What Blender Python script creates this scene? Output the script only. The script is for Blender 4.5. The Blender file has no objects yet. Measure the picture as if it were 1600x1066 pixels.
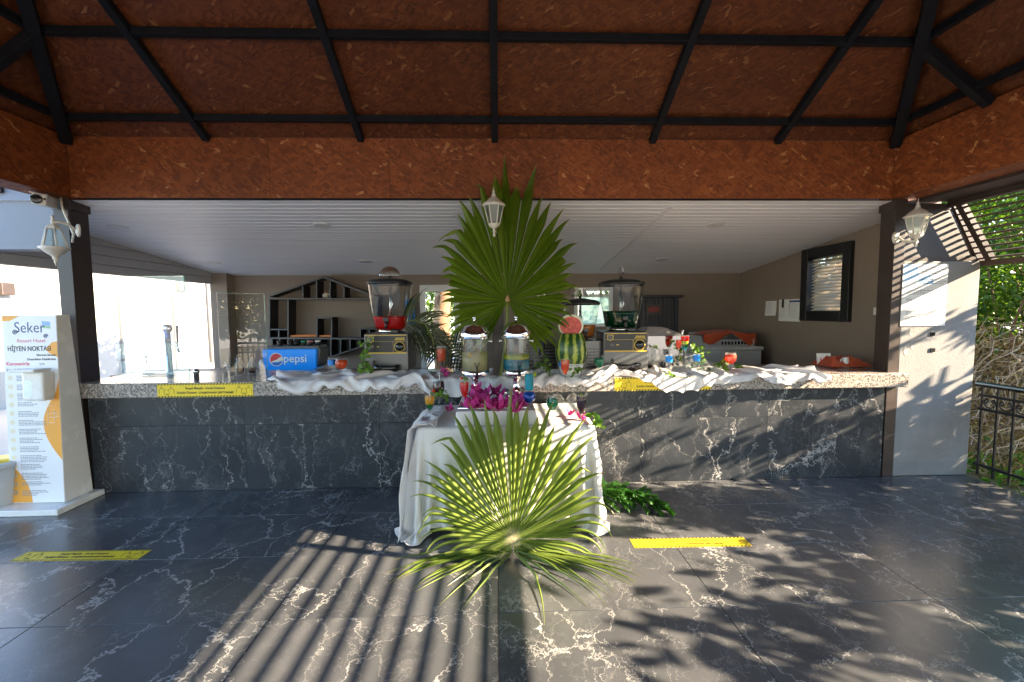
import bpy, bmesh, math, random
import numpy as np
from mathutils import Vector, Matrix, Euler, noise
random.seed(7); RNG = np.random.default_rng(7)
S = bpy.context.scene; COL = S.collection
# ------------------------------------------------------------------ camera, sky, sun, exposure
FPX, PITCH, YAW, ROLL, EYE = 676.81, .0687, .0332, -.0077, 1.6
CF = Vector((math.sin(YAW)*math.cos(PITCH), math.cos(YAW)*math.cos(PITCH), -math.sin(PITCH)))
_r = Vector((math.cos(YAW), -math.sin(YAW), 0)); _u = _r.cross(CF)
CR = _r*math.cos(ROLL)+_u*math.sin(ROLL); CU = -_r*math.sin(ROLL)+_u*math.cos(ROLL)
CAMLOC = Vector((0, 0, EYE))
cd = bpy.data.cameras.new('camera'); cam = bpy.data.objects.new('camera', cd); COL.objects.link(cam)
cam.matrix_world = Matrix(((CR.x, CU.x, -CF.x, 0), (CR.y, CU.y, -CF.y, 0), (CR.z, CU.z, -CF.z, EYE), (0, 0, 0, 1)))
cd.sensor_width = 36; cd.lens = FPX/1600*36; cd.clip_start = .05; cd.clip_end = 2000
S.camera = cam
SUNDIR = Vector((-1, .29, -.45)).normalized()
w = bpy.data.worlds.new('World'); S.world = w; w.use_nodes = True
nt = w.node_tree; bg = nt.nodes['Background']; sk = nt.nodes.new('ShaderNodeTexSky')
sk.sky_type = 'NISHITA'; sk.sun_disc = False
sk.sun_elevation = math.asin(-SUNDIR.z); sk.sun_rotation = math.atan2(-SUNDIR.x, -SUNDIR.y)
sk.air_density = 1.0; sk.dust_density = .35; sk.ozone_density = 2.2
nt.links.new(sk.outputs[0], bg.inputs[0]); bg.inputs[1].default_value = .12
sl = bpy.data.lights.new('sun', 'SUN'); sl.energy = 5.0; sl.angle = math.radians(.26); sl.color = (1, .80, .56)
so = bpy.data.objects.new('sun', sl); COL.objects.link(so); so.rotation_euler = SUNDIR.to_track_quat('-Z', 'Y').to_euler(); so.location = (8, -3, 8)
S.view_settings.view_transform = 'Standard'; S.view_settings.look = 'None'
S.view_settings.gamma = 1; S.view_settings.use_curve_mapping = False
S.view_settings.exposure = 2.95
S.render.engine = 'CYCLES'; S.cycles.use_denoising = True
S.cycles.max_bounces = 14; S.cycles.diffuse_bounces = 6; S.cycles.glossy_bounces = 5
S.cycles.transmission_bounces = 8; S.cycles.transparent_max_bounces = 28
S.cycles.caustics_reflective = False; S.cycles.caustics_refractive = False
S.cycles.sample_clamp_indirect = 6

def ray(a, b): return CF+CR*((a-800)/FPX)-CU*((b-533)/FPX)
def P(a, b, X=None, Y=None, Z=None):
    d = ray(a, b)
    t = X/d.x if X is not None else Y/d.y if Y is not None else (Z-EYE)/d.z
    return CAMLOC+d*t
def mpp(p): return (Vector(p)-CAMLOC).dot(CF)/FPX      # metres per photo pixel at a place

# ------------------------------------------------------------------ materials
def mat(name, col=(.5, .5, .5), rough=.5, metal=0, spec=.5, **kw):
    m = bpy.data.materials.new(name); m.use_nodes = True
    b = m.node_tree.nodes['Principled BSDF']
    b.inputs['Base Color'].default_value = (*col, 1); b.inputs['Roughness'].default_value = rough
    b.inputs['Metallic'].default_value = metal; b.inputs['Specular IOR Level'].default_value = spec
    for k, v in kw.items(): b.inputs[k.replace('_', ' ')].default_value = v
    return m
class NT:
    def __init__(s, m): s.m = m; s.t = m.node_tree; s.b = s.t.nodes['Principled BSDF']; s.out = s.t.nodes['Material Output']
    def n(s, typ, props=None, **ins):
        nd = s.t.nodes.new('ShaderNode'+typ)
        for k, v in (props or {}).items(): setattr(nd, k, v)
        for k, v in ins.items():
            k = k.replace('_', ' ')
            if k.startswith('i') and k[1:].isdigit(): k = int(k[1:])
            s.set(nd.inputs[k], v)
        return nd
    def set(s, sock, v):
        if isinstance(v, bpy.types.Node): s.t.links.new(v.outputs[0], sock)
        elif isinstance(v, bpy.types.NodeSocket): s.t.links.new(v, sock)
        else: sock.default_value = v
    def math(s, op, a, b=0., clamp=False):
        return s.n('Math', {'operation': op, 'use_clamp': clamp}, i0=a, i1=b)
    def vmath(s, op, a, b=(0, 0, 0)):
        return s.n('VectorMath', {'operation': op}, i0=a, i1=b)
    def ramp(s, fac, stops, interp='LINEAR'):
        r = s.n('ValToRGB', None, Fac=fac); cr = r.color_ramp; cr.interpolation = interp
        while len(cr.elements) < len(stops): cr.elements.new(.5)
        for e, (p, c) in zip(cr.elements, stops):
            e.position = p; e.color = (*c, 1) if len(c) == 3 else c
        return r
    def mix(s, fac, a, b, blend='MIX'):
        nd = s.n('Mix', {'data_type': 'RGBA', 'blend_type': blend})
        s.set(nd.inputs[0], fac); s.set(nd.inputs[6], a if not isinstance(a, tuple) else (*a, 1)); s.set(nd.inputs[7], b if not isinstance(b, tuple) else (*b, 1))
        return nd.outputs[2]
    def bump(s, h, strength=.3, dist=.01):
        bn = s.n('Bump', None, Height=h, Strength=strength, Distance=dist); s.t.links.new(bn.outputs[0], s.b.inputs['Normal'])
def worn(name, col, rough=.5, var=.12, scale=6, bump=.15, bscale=60, **kw):
    """plain paint / plaster with mottling and fine relief"""
    m = mat(name, col, rough, **kw); t = NT(m)
    co = t.n('TexCoord'); n1 = t.n('TexNoise', None, Vector=co.outputs['Object'], Scale=scale, Detail=5., Roughness=.65)
    lo = tuple(c*(1-var) for c in col); hi = tuple(min(1, c*(1+var)) for c in col)
    t.set(t.b.inputs['Base Color'], t.ramp(n1.outputs[0], [(.3, lo), (.7, hi)]))
    n2 = t.n('TexNoise', None, Vector=co.outputs['Object'], Scale=bscale, Detail=3.)
    t.set(t.b.inputs['Roughness'], t.math('MULTIPLY_ADD', n1.outputs[0], .25))
    t.b.inputs['Roughness'].links[0].from_node.inputs[2].default_value = rough-.12
    if bump: t.bump(n2.outputs[0], bump, .004)
    return m
def marble(name, vein_axis, rough, lo, hi, spec=.5, scale=1.0):
    m = mat(name, (.04, .042, .045), rough, spec=spec); t = NT(m)
    uv = t.n('UVMap'); oi = t.n('ObjectInfo')
    off = t.n('CombineXYZ', None, X=t.math('MULTIPLY', oi.outputs['Random'], 57.), Y=t.math('MULTIPLY', oi.outputs['Random'], 131.), Z=t.math('MULTIPLY', oi.outputs['Random'], 17.))
    base = t.vmath('ADD', uv.outputs[0], off)
    nz = t.n('TexNoise', None, Vector=base, Scale=3.2*scale, Detail=6., Roughness=.68)
    wob = t.vmath('MULTIPLY', t.vmath('SUBTRACT', nz.outputs['Color'], (.5, .5, .5)), (.42, .42, .42))
    nzf = t.n('TexNoise', None, Vector=base, Scale=16*scale, Detail=3., Roughness=.6)
    wobf = t.vmath('MULTIPLY', t.vmath('SUBTRACT', nzf.outputs['Color'], (.5, .5, .5)), (.034, .034, .034))
    wp = t.vmath('ADD', t.vmath('ADD', base, wob), wobf)
    st = t.vmath('MULTIPLY', wp, vein_axis)
    def vein(sc, w, lo, hi, ms, ofs):
        v = t.n('TexVoronoi', {'feature': 'DISTANCE_TO_EDGE'}, Vector=t.vmath('ADD', st, (ofs, ofs, ofs)), Scale=sc*scale)
        mk = t.n('TexNoise', None, Vector=t.vmath('ADD', base, (ofs, 3, ofs)), Scale=ms*scale, Detail=4., Roughness=.6)
        msk = t.n('MapRange', None, Value=mk.outputs[0], From_Min=lo, From_Max=hi)
        wid = t.math('MULTIPLY_ADD', msk.outputs[0], w); wid.inputs[2].default_value = .0014*sc
        line = t.n('MapRange', {'interpolation_type': 'SMOOTHSTEP'}, Value=v.outputs['Distance'], From_Min=0., From_Max=wid, To_Min=1., To_Max=0.)
        return t.math('MULTIPLY', line, msk.outputs[0])
    a = vein(1.6, .0105, .33, .57, 1.6, 0.); b = vein(3.4, .013, .37, .60, 2.0, 11.); c = vein(8.0, .02, .42, .66, 2.6, 23.)
    cl = t.n('TexNoise', None, Vector=st, Scale=5*scale, Detail=9., Roughness=.75)
    cloud = t.n('MapRange', None, Value=cl.outputs[0], From_Min=.54, From_Max=.82, To_Min=0., To_Max=.26)
    allv = t.math('ADD', t.math('ADD', a, t.math('MULTIPLY', b, .8)), t.math('ADD', t.math('MULTIPLY', c, .4), cloud), True)
    gr = t.n('TexNoise', None, Vector=base, Scale=1.7, Detail=6.)
    ground = t.ramp(gr.outputs[0], [(.3, lo), (.7, hi)])
    t.set(t.b.inputs['Base Color'], t.mix(allv, ground.outputs[0], (.40, .395, .385)))
    fine = t.n('TexNoise', None, Vector=base, Scale=7., Detail=5.)
    rr = t.math('MULTIPLY_ADD', fine.outputs[0], .06); rr.inputs[2].default_value = rough-.03
    t.set(t.b.inputs['Roughness'], rr)
    t.bump(t.n('TexNoise', None, Vector=base, Scale=90., Detail=4.).outputs[0], .05, .002)
    return m
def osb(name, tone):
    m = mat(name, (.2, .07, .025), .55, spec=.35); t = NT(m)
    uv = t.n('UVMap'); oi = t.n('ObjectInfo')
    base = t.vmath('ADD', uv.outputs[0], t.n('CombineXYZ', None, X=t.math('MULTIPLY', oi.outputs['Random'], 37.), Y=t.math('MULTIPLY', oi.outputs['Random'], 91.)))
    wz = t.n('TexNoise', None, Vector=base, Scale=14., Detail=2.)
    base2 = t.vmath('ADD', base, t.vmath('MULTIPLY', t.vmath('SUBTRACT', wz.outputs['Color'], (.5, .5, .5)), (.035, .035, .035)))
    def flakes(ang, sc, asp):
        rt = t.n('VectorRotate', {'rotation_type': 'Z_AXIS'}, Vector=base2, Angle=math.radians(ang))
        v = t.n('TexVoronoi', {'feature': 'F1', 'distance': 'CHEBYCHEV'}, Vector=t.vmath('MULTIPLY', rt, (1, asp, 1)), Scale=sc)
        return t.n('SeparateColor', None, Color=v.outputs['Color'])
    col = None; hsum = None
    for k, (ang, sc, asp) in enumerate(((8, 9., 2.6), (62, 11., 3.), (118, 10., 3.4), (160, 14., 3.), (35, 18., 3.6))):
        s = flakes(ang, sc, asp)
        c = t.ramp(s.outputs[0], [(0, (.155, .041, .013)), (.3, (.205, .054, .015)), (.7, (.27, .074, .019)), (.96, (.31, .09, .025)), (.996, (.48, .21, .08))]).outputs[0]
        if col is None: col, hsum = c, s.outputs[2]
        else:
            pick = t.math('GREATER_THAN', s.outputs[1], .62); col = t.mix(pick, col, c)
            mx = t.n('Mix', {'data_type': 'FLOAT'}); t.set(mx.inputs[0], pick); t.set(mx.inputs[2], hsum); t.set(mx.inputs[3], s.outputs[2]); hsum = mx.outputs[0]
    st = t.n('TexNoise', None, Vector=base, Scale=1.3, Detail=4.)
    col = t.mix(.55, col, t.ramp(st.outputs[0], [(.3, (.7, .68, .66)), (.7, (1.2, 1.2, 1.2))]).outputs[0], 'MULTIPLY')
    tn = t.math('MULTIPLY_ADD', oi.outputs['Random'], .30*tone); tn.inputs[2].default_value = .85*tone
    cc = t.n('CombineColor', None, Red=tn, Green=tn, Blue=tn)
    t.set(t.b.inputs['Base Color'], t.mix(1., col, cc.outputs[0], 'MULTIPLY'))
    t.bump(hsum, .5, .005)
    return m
def granite():
    m = mat('granite', (.4, .35, .3), .22); t = NT(m); co = t.n('TexCoord')
    v = t.n('TexVoronoi', None, Vector=co.outputs['Object'], Scale=85.)
    v2 = t.n('TexVoronoi', None, Vector=co.outputs['Object'], Scale=150.)
    s = t.n('SeparateColor', None, Color=v.outputs['Color']); s2 = t.n('SeparateColor', None, Color=v2.outputs['Color'])
    a = t.ramp(s.outputs[0], [(0, (.03, .03, .03)), (.3, (.14, .13, .125)), (.45, (.36, .31, .28)), (.75, (.5, .43, .37)), (1, (.6, .55, .5))], 'CONSTANT')
    b = t.ramp(s2.outputs[0], [(0, (.05, .05, .05)), (.28, (.38, .33, .3)), (.7, (.52, .47, .42))], 'CONSTANT')
    t.set(t.b.inputs['Base Color'], t.mix(.45, a.outputs[0], b.outputs[0])); return m
def leafmat(name, lo, hi, trans=.35, rough=.4, pale=None):
    """leaf with light let through; UV x = a random value of each leaf, UV y = distance along it"""
    m = mat(name, lo, rough, spec=.4); t = NT(m); uv = t.n('UVMap'); sx = t.n('SeparateXYZ', None, Vector=uv.outputs[0])
    co = t.n('TexCoord'); nz = t.n('TexNoise', None, Vector=co.outputs['Object'], Scale=14., Detail=3.)
    f = t.math('MULTIPLY_ADD', nz.outputs[0], .5); t.set(f.inputs[2], t.math('SUBTRACT', t.math('MULTIPLY', sx.outputs[0], .9), .2))
    c = t.ramp(f, [(.05, lo), (.85, hi)]).outputs[0]
    if pale:
        c = t.mix(t.n('MapRange', None, Value=sx.outputs[1], From_Min=pale[0], From_Max=pale[1], To_Min=1., To_Max=0.).outputs[0], c, pale[2])
        c = t.mix(t.n('MapRange', None, Value=sx.outputs[1], From_Min=.93, From_Max=1.0, To_Min=0., To_Max=.8).outputs[0], c, (.30, .22, .08))
    t.set(t.b.inputs['Base Color'], c)
    tr = t.n('BsdfTranslucent'); t.set(tr.inputs[0], t.mix(1., c, (1.3, 1.35, .55), 'MULTIPLY'))
    ms = t.n('MixShader', None, Fac=trans); t.t.links.new(t.b.outputs[0], ms.inputs[1]); t.t.links.new(tr.outputs[0], ms.inputs[2])
    t.t.links.new(ms.outputs[0], t.out.inputs[0]); return m
def thin_glass(name, tint=(1, 1, 1), ior=1.5, rough=.0, body=0, bodycol=(.8, .8, .8)):
    m = mat(name, (1, 1, 1)); t = NT(m)
    tr = t.n('BsdfTransparent'); tr.inputs[0].default_value = (*tint, 1)
    gl = t.n('BsdfGlossy'); gl.inputs['Roughness'].default_value = rough
    geo = t.n('NewGeometry'); sel = t.n('Mix', {'data_type': 'FLOAT'}); t.set(sel.inputs[0], geo.outputs['Backfacing']); sel.inputs[2].default_value = ior; sel.inputs[3].default_value = 1/ior
    fr = t.n('Fresnel', None, IOR=sel.outputs[0])      # the same few per cent from either side of the thin sheet
    a = tr
    if body:
        df = t.n('BsdfTranslucent'); df.inputs[0].default_value = (*bodycol, 1)
        a = t.n('MixShader', None, Fac=body); t.t.links.new(tr.outputs[0], a.inputs[1]); t.t.links.new(df.outputs[0], a.inputs[2])
    ms = t.n('MixShader', None, Fac=fr); t.t.links.new(a.outputs[0], ms.inputs[1]); t.t.links.new(gl.outputs[0], ms.inputs[2])
    t.t.links.new(ms.outputs[0], t.out.inputs[0]); return m
def liquid(name, col, opac=.75):
    """coloured drink: part of the light goes through tinted, part is scattered"""
    m = mat(name, col, .08); t = NT(m)
    tr = t.n('BsdfTransparent'); tr.inputs[0].default_value = (*[min(1, c*1.1) for c in col], 1)
    tl = t.n('BsdfTranslucent'); tl.inputs[0].default_value = (*col, 1)
    m1 = t.n('MixShader', None, Fac=.4); t.t.links.new(t.b.outputs[0], m1.inputs[1]); t.t.links.new(tl.outputs[0], m1.inputs[2])
    m2 = t.n('MixShader', None, Fac=opac); t.t.links.new(tr.outputs[0], m2.inputs[1]); t.t.links.new(m1.outputs[0], m2.inputs[2])
    t.t.links.new(m2.outputs[0], t.out.inputs[0]); return m
def cloth(name, col, trans=.25):
    m = mat(name, col, .75, spec=.25, Sheen_Weight=.2); t = NT(m)
    uv = t.n('TexCoord'); nz = t.n('TexNoise', None, Vector=uv.outputs['Object'], Scale=9., Detail=6.)
    c = t.ramp(nz.outputs[0], [(.3, tuple(x*.93 for x in col)), (.7, col)]).outputs[0]
    t.set(t.b.inputs['Base Color'], c); t.bump(t.n('TexNoise', None, Vector=uv.outputs['Object'], Scale=38., Detail=4.).outputs[0], .12, .01)
    tr = t.n('BsdfTranslucent'); t.set(tr.inputs[0], c); ms = t.n('MixShader', None, Fac=trans)
    t.t.links.new(t.b.outputs[0], ms.inputs[1]); t.t.links.new(tr.outputs[0], ms.inputs[2]); t.t.links.new(ms.outputs[0], t.out.inputs[0]); return m

M = dict(
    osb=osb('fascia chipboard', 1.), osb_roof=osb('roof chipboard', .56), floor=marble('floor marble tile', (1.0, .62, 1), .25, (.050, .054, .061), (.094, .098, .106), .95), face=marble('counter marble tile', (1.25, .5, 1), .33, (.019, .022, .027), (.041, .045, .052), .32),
    grout=worn('grout', (.19, .185, .18), .8), granite=granite(),
    steel=worn('dark painted steel', (.008, .0085, .011), .6, .45, 9, .25, spec=.2), brown=worn('dark brown post paint', (.04, .026, .022), .42, .25),
    taupe=worn('taupe wall paint', (.25, .195, .155), .7, .07, 2.5, .2, 90), plaster=worn('pale plaster', (.22, .217, .217), .75, .16, 3, .5, 60),
    pale=worn('pale wall paint', (.25, .275, .32), .65, .05, 3), white=worn('white render', (.36, .35, .335), .8, .04, 1.2, .3, 60),
    pvc=worn('white plastic', (.76, .75, .74), .35, .03), ceil=mat('ceiling plank', (.86, .85, .88), .5),
    siding=worn('grey siding', (.44, .44, .45), .5, .05), cream=worn('lamp cream paint', (.74, .70, .63), .4, .08, 40),
    black=worn('black plastic', (.012, .012, .013), .35, .2), blackg=mat('gloss black', (.01, .01, .011), .12),
    shelf=worn('black shelf board', (.022, .022, .024), .45, .2), edge=worn('grey shelf edge', (.11, .11, .115), .5, .1),
    chrome=mat('chrome', (.82, .82, .84), .06, 1), brushed=worn('brushed steel', (.55, .55, .56), .3, .06, 30, .05, metal=1),
    steelbox=worn('grey machine panel', (.13, .13, .132), .38, .08, 12, .05, metal=.7),
    yellow=mat('hazard yellow', (.83, .62, .02), .45), ink=mat('black ink', (.012, .012, .012), .5), gold=mat('gold trim', (.62, .42, .05), .4),
    glass=thin_glass('drinking glass', (.95, .97, .965), 1.52, body=.10, bodycol=(.9, .93, .93)), acrylic=thin_glass('clear acrylic', (.965, .985, .985), 1.55),
    aedge=thin_glass('acrylic edge', (.55, .8, .74), 1.5, body=.35, bodycol=(.5, .8, .75)),
    bowl=thin_glass('clear plastic bowl', (.93, .94, .93), 1.5, .02), frost=thin_glass('frosted pane', (.85, .95, .88), 1.5, .15, .55, (.75, .9, .78)),
    pane=thin_glass('window pane', (.95, .97, .97)), lampglass=thin_glass('lamp glass', (.9, .93, .93), 1.5, .1, .35, (.8, .85, .86)),
    cloth=cloth('white satin cloth', (.89, .87, .885)), cloth2=cloth('ivory tablecloth', (.88, .86, .85)),
    towel=cloth('orange towel', (.62, .10, .035), .1), blue=mat('blue plastic', (.0, .20, .70), .3), orange=mat('orange plastic', (.75, .2, .02), .4),
    palm=leafmat('fan palm leaf', (.09, .155, .008), (.16, .245, .02), .35, .38, (.0, .07, (.16, .18, .06))),
    palm2=leafmat('green fan palm leaf', (.095, .15, .025), (.20, .26, .055), .38, .33, (.02, .09, (.55, .50, .34))),
    stalk=worn('leaf stalk', (.16, .20, .04), .5, .2), husk=worn('leaf husk', (.45, .26, .12), .8, .2),
    frond=leafmat('dark palm frond', (.02, .035, .006), (.06, .075, .02), .2), conifer=leafmat('conifer shoot', (.02, .09, .012), (.045, .17, .02), .25, .5),
    vine=leafmat('vine leaf', (.06, .16, .015), (.15, .28, .03), .4), hedge=leafmat('hedge leaf', (.028, .085, .010), (.13, .23, .03), .4, .35),
    tree=leafmat('tree leaf', (.03, .06, .012), (.08, .13, .03), .3), dry=leafmat('dry leaf', (.36, .24, .09), (.60, .47, .20), .3, .7),
    twig=worn('dry twig', (.58, .45, .28), .85, .25, 8), bark=worn('bark', (.22, .13, .075), .9, .35, 9, .6, 30),
    bract=leafmat('magenta bract', (.50, .03, .28), (.72, .08, .44), .35, .6), petal=mat('white petal', (.8, .8, .75), .6),
    paper=mat('paper', (.82, .81, .79), .7), ink_blue=mat('pale blue print', (.33, .52, .74), .6), grey_ink=mat('grey print', (.28, .28, .30), .7),
    wood=worn('barrel wood', (.34, .17, .06), .5, .3, 10), navy=worn('dark navy wood', (.018, .017, .026), .45, .3), red=mat('sign red', (.55, .05, .03), .5),
    paving=worn('pale paving', (.48, .45, .41), .85, .08, .8, .3, 20), soil=worn('dry soil', (.24, .19, .11), .95, .25, 2),
    water=mat('pool water', (.02, .22, .32), .06), sling=mat('turquoise sling', (.03, .42, .52), .7), beige=cloth('beige parasol cloth', (.68, .58, .42), .2),
    rind=mat('rind white', (.72, .74, .55), .5), bucket=mat('grey bucket', (.46, .50, .54), .4),
    whiteg=worn('white lacquer', (.78, .77, .75), .25, .03), orange_print=mat('orange print', (.86, .38, .05), .45), navy_ink=mat('navy print', (.03, .08, .22), .5),
    red_ink=mat('pink red print', (.72, .08, .16), .5), green_ink=mat('green print', (.35, .62, .3), .5), slat=worn('beige shutter slat', (.64, .57, .46), .5, .06), sand=mat('sand print', (.78, .70, .52), .5),
)
def flesh(name):
    m = mat(name, (.7, .05, .03), .35); t = NT(m); co = t.n('TexCoord')
    n1 = t.n('TexNoise', None, Vector=co.outputs['Object'], Scale=45., Detail=4.)
    t.set(t.b.inputs['Base Color'], t.ramp(n1.outputs[0], [(.36, (.55, .025, .02)), (.62, (.75, .10, .06))])); return m
def melon():
    m = mat('melon rind', (.03, .1, .01), .3); t = NT(m); co = t.n('TexCoord'); s = t.n('SeparateXYZ', None, Vector=co.outputs['Object'])
    a = t.math('ARCTAN2', s.outputs[1], s.outputs[0])
    nz = t.n('TexNoise', None, Vector=co.outputs['Object'], Scale=22., Detail=5., Roughness=.7)
    ph = t.math('MULTIPLY_ADD', nz.outputs[0], 6.5); t.set(ph.inputs[2], t.math('MULTIPLY', a, 11.))
    sn = t.math('SINE', ph)
    t.set(t.b.inputs['Base Color'], t.ramp(t.math('MULTIPLY_ADD', sn, .5), [(0, (.012, .055, .006)), (.42, (.03, .10, .012)), (.6, (.10, .20, .02)), (.9, (.36, .40, .07))]))
    t.b.inputs['Base Color'].links[0].from_node.inputs[0].links[0].from_node.inputs[2].default_value = .5
    return m
M['flesh'] = flesh('melon flesh'); M['melon'] = melon()
LIQ = {k: liquid('drink '+k, c, o) for k, (c, o) in dict(
    red=((.75, .015, .01), .8), orange=((.85, .13, .02), .75), coral=((.9, .17, .07), .75), yellow=((.85, .45, .01), .75), green=((.0, .22, .05), .75),
    teal=((.0, .32, .17), .7), darkgreen=((.0, .055, .02), .85), cyan=((.0, .48, .62), .65), blue=((.0, .10, .60), .7), navy=((.004, .012, .035), .9),
    purple=((.06, .006, .02), .85), wine=((.10, .008, .010), .85), lemon=((.62, .60, .34), .5), peach=((.80, .30, .05), .7), lime=((.5, .6, .03), .7), poolblue=((.0, .27, .42), .8)).items()}

# ------------------------------------------------------------------ mesh helpers
def metric_uv(me):
    uv = me.uv_layers.new(name='UVMap')
    for p in me.polygons:
        n = p.normal
        u = Vector((1, 0, 0)) if abs(n.z) > .9 else Vector((0, 0, 1)).cross(n).normalized()
        v = n.cross(u)
        for li in p.loop_indices:
            c = me.vertices[me.loops[li].vertex_index].co; uv.data[li].uv = (c.dot(u), c.dot(v))
class MB:
    def __init__(s): s.v = []; s.f = []; s.sm = []; s.mi = []; s.uv = []
    def add(s, vs, fs, smooth=False, m=0, T=None, uv=None):
        o = len(s.v)
        s.v += [tuple(T @ Vector(q)) for q in vs] if T is not None else [tuple(q) for q in vs]
        for f in fs: s.f.append(tuple(i+o for i in f)); s.sm.append(smooth); s.mi.append(m)
        s.uv += list(uv) if uv is not None else [(0, 0)]*len(vs)
        return s
    def box(s, x0, x1, y0, y1, z0, z1, m=0, T=None):
        return s.add([(x0, y0, z0), (x1, y0, z0), (x1, y1, z0), (x0, y1, z0), (x0, y0, z1), (x1, y0, z1), (x1, y1, z1), (x0, y1, z1)],
                     [(0, 3, 2, 1), (4, 5, 6, 7), (0, 1, 5, 4), (1, 2, 6, 5), (2, 3, 7, 6), (3, 0, 4, 7)], False, m, T)
    def tube(s, pts, r, seg=8, m=0, caps=True, smooth=True, T=None):
        pts = [Vector(p) for p in pts]; n = len(pts); rs = r if isinstance(r, (list, tuple)) else [r]*n
        vs = []; prev = None
        for i, p in enumerate(pts):
            d = (pts[min(i+1, n-1)]-pts[max(i-1, 0)]).normalized()
            if prev is None: a = d.cross(Vector((0, 0, 1))); a = a if a.length > .05 else d.cross(Vector((1, 0, 0)))
            else: a = prev-d*prev.dot(d)
            a.normalize(); prev = a; b = d.cross(a)
            vs += [p+(a*math.cos(t)+b*math.sin(t))*rs[i] for t in [2*math.pi*k/seg for k in range(seg)]]
        fs = [(i*seg+k, i*seg+(k+1) % seg, (i+1)*seg+(k+1) % seg, (i+1)*seg+k) for i in range(n-1) for k in range(seg)]
        if caps: fs += [tuple(range(seg))[::-1], tuple(range((n-1)*seg, n*seg))]
        return s.add(vs, fs, smooth, m, T)
    def lathe(s, prof, seg=24, m=0, T=None, smooth=True, sq=0, caps=True):
        vs = []
        for r, z in prof:
            for k in range(seg):
                t = 2*math.pi*k/seg; c, q = math.cos(t), math.sin(t)
                e = 1/((abs(c)**(2+sq)+abs(q)**(2+sq))**(1/(2+sq))) if sq else 1
                vs.append((r*e*c, r*e*q, z))
        n = len(prof)
        fs = [(i*seg+k, i*seg+(k+1) % seg, (i+1)*seg+(k+1) % seg, (i+1)*seg+k) for i in range(n-1) for k in range(seg)]
        if caps and prof[0][0] > 1e-4: fs.append(tuple(range(seg))[::-1])
        if caps and prof[-1][0] > 1e-4: fs.append(tuple(range((n-1)*seg, n*seg)))
        return s.add(vs, fs, smooth, m, T)
    def grid(s, fn, nu, nv, m=0, smooth=True, T=None):
        vs = [fn(i/nu, j/nv) for j in range(nv+1) for i in range(nu+1)]
        fs = [(j*(nu+1)+i, j*(nu+1)+i+1, (j+1)*(nu+1)+i+1, (j+1)*(nu+1)+i) for j in range(nv) for i in range(nu)]
        return s.add(vs, fs, smooth, m, T, [(i/nu, j/nv) for j in range(nv+1) for i in range(nu+1)])
    def prism(s, poly, y0, y1, m=0, T=None):       # polygon in the XZ plane, pulled along Y
        n = len(poly); vs = [(x, y0, z) for x, z in poly]+[(x, y1, z) for x, z in poly]
        fs = [tuple(range(n)), tuple(range(n, 2*n))[::-1]]+[((k+1) % n, k, n+k, n+(k+1) % n) for k in range(n)]
        return s.add(vs, fs, False, m, T)
    def mesh(s, name, mats, ownuv=False):
        me = bpy.data.meshes.new(name); me.from_pydata(s.v, [], s.f)
        for x in (mats if isinstance(mats, (list, tuple)) else [mats]): me.materials.append(x)
        me.polygons.foreach_set('use_smooth', s.sm); me.polygons.foreach_set('material_index', s.mi); me.update()
        if ownuv:
            uv = me.uv_layers.new(name='UVMap'); li = np.zeros(len(me.loops), int); me.loops.foreach_get('vertex_index', li)
            uv.data.foreach_set('uv', np.array(s.uv, float)[li].ravel())
        else: metric_uv(me)
        return me
    def build(s, name, mats, parent=None, bevel=0, ownuv=False, loc=None, rot=None, fix=False):
        me = s.mesh(name, mats, ownuv)
        if fix:
            bm = bmesh.new(); bm.from_mesh(me); bmesh.ops.recalc_face_normals(bm, faces=bm.faces); bm.to_mesh(me); bm.free()
        return link(name, me, parent, bevel, loc, rot)
def link(name, me, parent=None, bevel=0, loc=None, rot=None):
    o = bpy.data.objects.new(name, me); COL.objects.link(o)
    if parent is not None: o.parent = parent
    if loc is not None: o.location = loc
    if rot is not None: o.rotation_euler = rot
    if bevel:
        b = o.modifiers.new('bevel', 'BEVEL'); b.width = bevel; b.segments = 2; b.limit_method = 'ANGLE'; b.angle_limit = .7
    return o
def tag(o, label, cat, group=None):
    o['label'] = label; o['category'] = cat
    if group: o['group'] = group
    return o
def thing(name, label, cat, loc=(0, 0, 0), rot=0, group=None, scale=1):
    o = bpy.data.objects.new(name, None); COL.objects.link(o); o.location = loc
    o.rotation_euler = (0, 0, rot) if not isinstance(rot, (tuple, list)) else rot
    o.scale = (scale,)*3; o.empty_display_size = .1
    return tag(o, label, cat, group)
def struct(o): o['kind'] = 'structure'; return o
def stuff(o): o['kind'] = 'stuff'; return o
def copy_tree(o, parent=None):
    c = o.copy(); COL.objects.link(c); c.parent = parent
    for ch in list(o.children): copy_tree(ch, c)
    return c
def fbm(x, y, z=0, o=4):
    return noise.fractal(Vector((x, y, z)), .9, 2.0, o)
def text(body, size, T, m, parent, name='lettering', bold=0, align='CENTER', squeeze=1.0, extrude=.0008):
    cu = bpy.data.curves.new('t', 'FONT'); cu.body = body; cu.size = size; cu.align_x = align; cu.align_y = 'CENTER'
    cu.offset = bold*size; cu.extrude = extrude; cu.resolution_u = 3; cu.space_character = 1.0
    o = bpy.data.objects.new('t', cu); COL.objects.link(o)
    dg = bpy.context.evaluated_depsgraph_get(); me = bpy.data.meshes.new_from_object(o.evaluated_get(dg)); bpy.data.objects.remove(o)
    me.transform(T @ Matrix.Diagonal((squeeze, 1, 1, 1))); me.materials.clear(); me.materials.append(m); me.name = name
    return link(name, me, parent)
FRONT = Matrix.Rotation(math.pi/2, 4, 'X')       # text that faces -Y
def TR(x, y, z): return Matrix.Translation((x, y, z))
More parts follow.
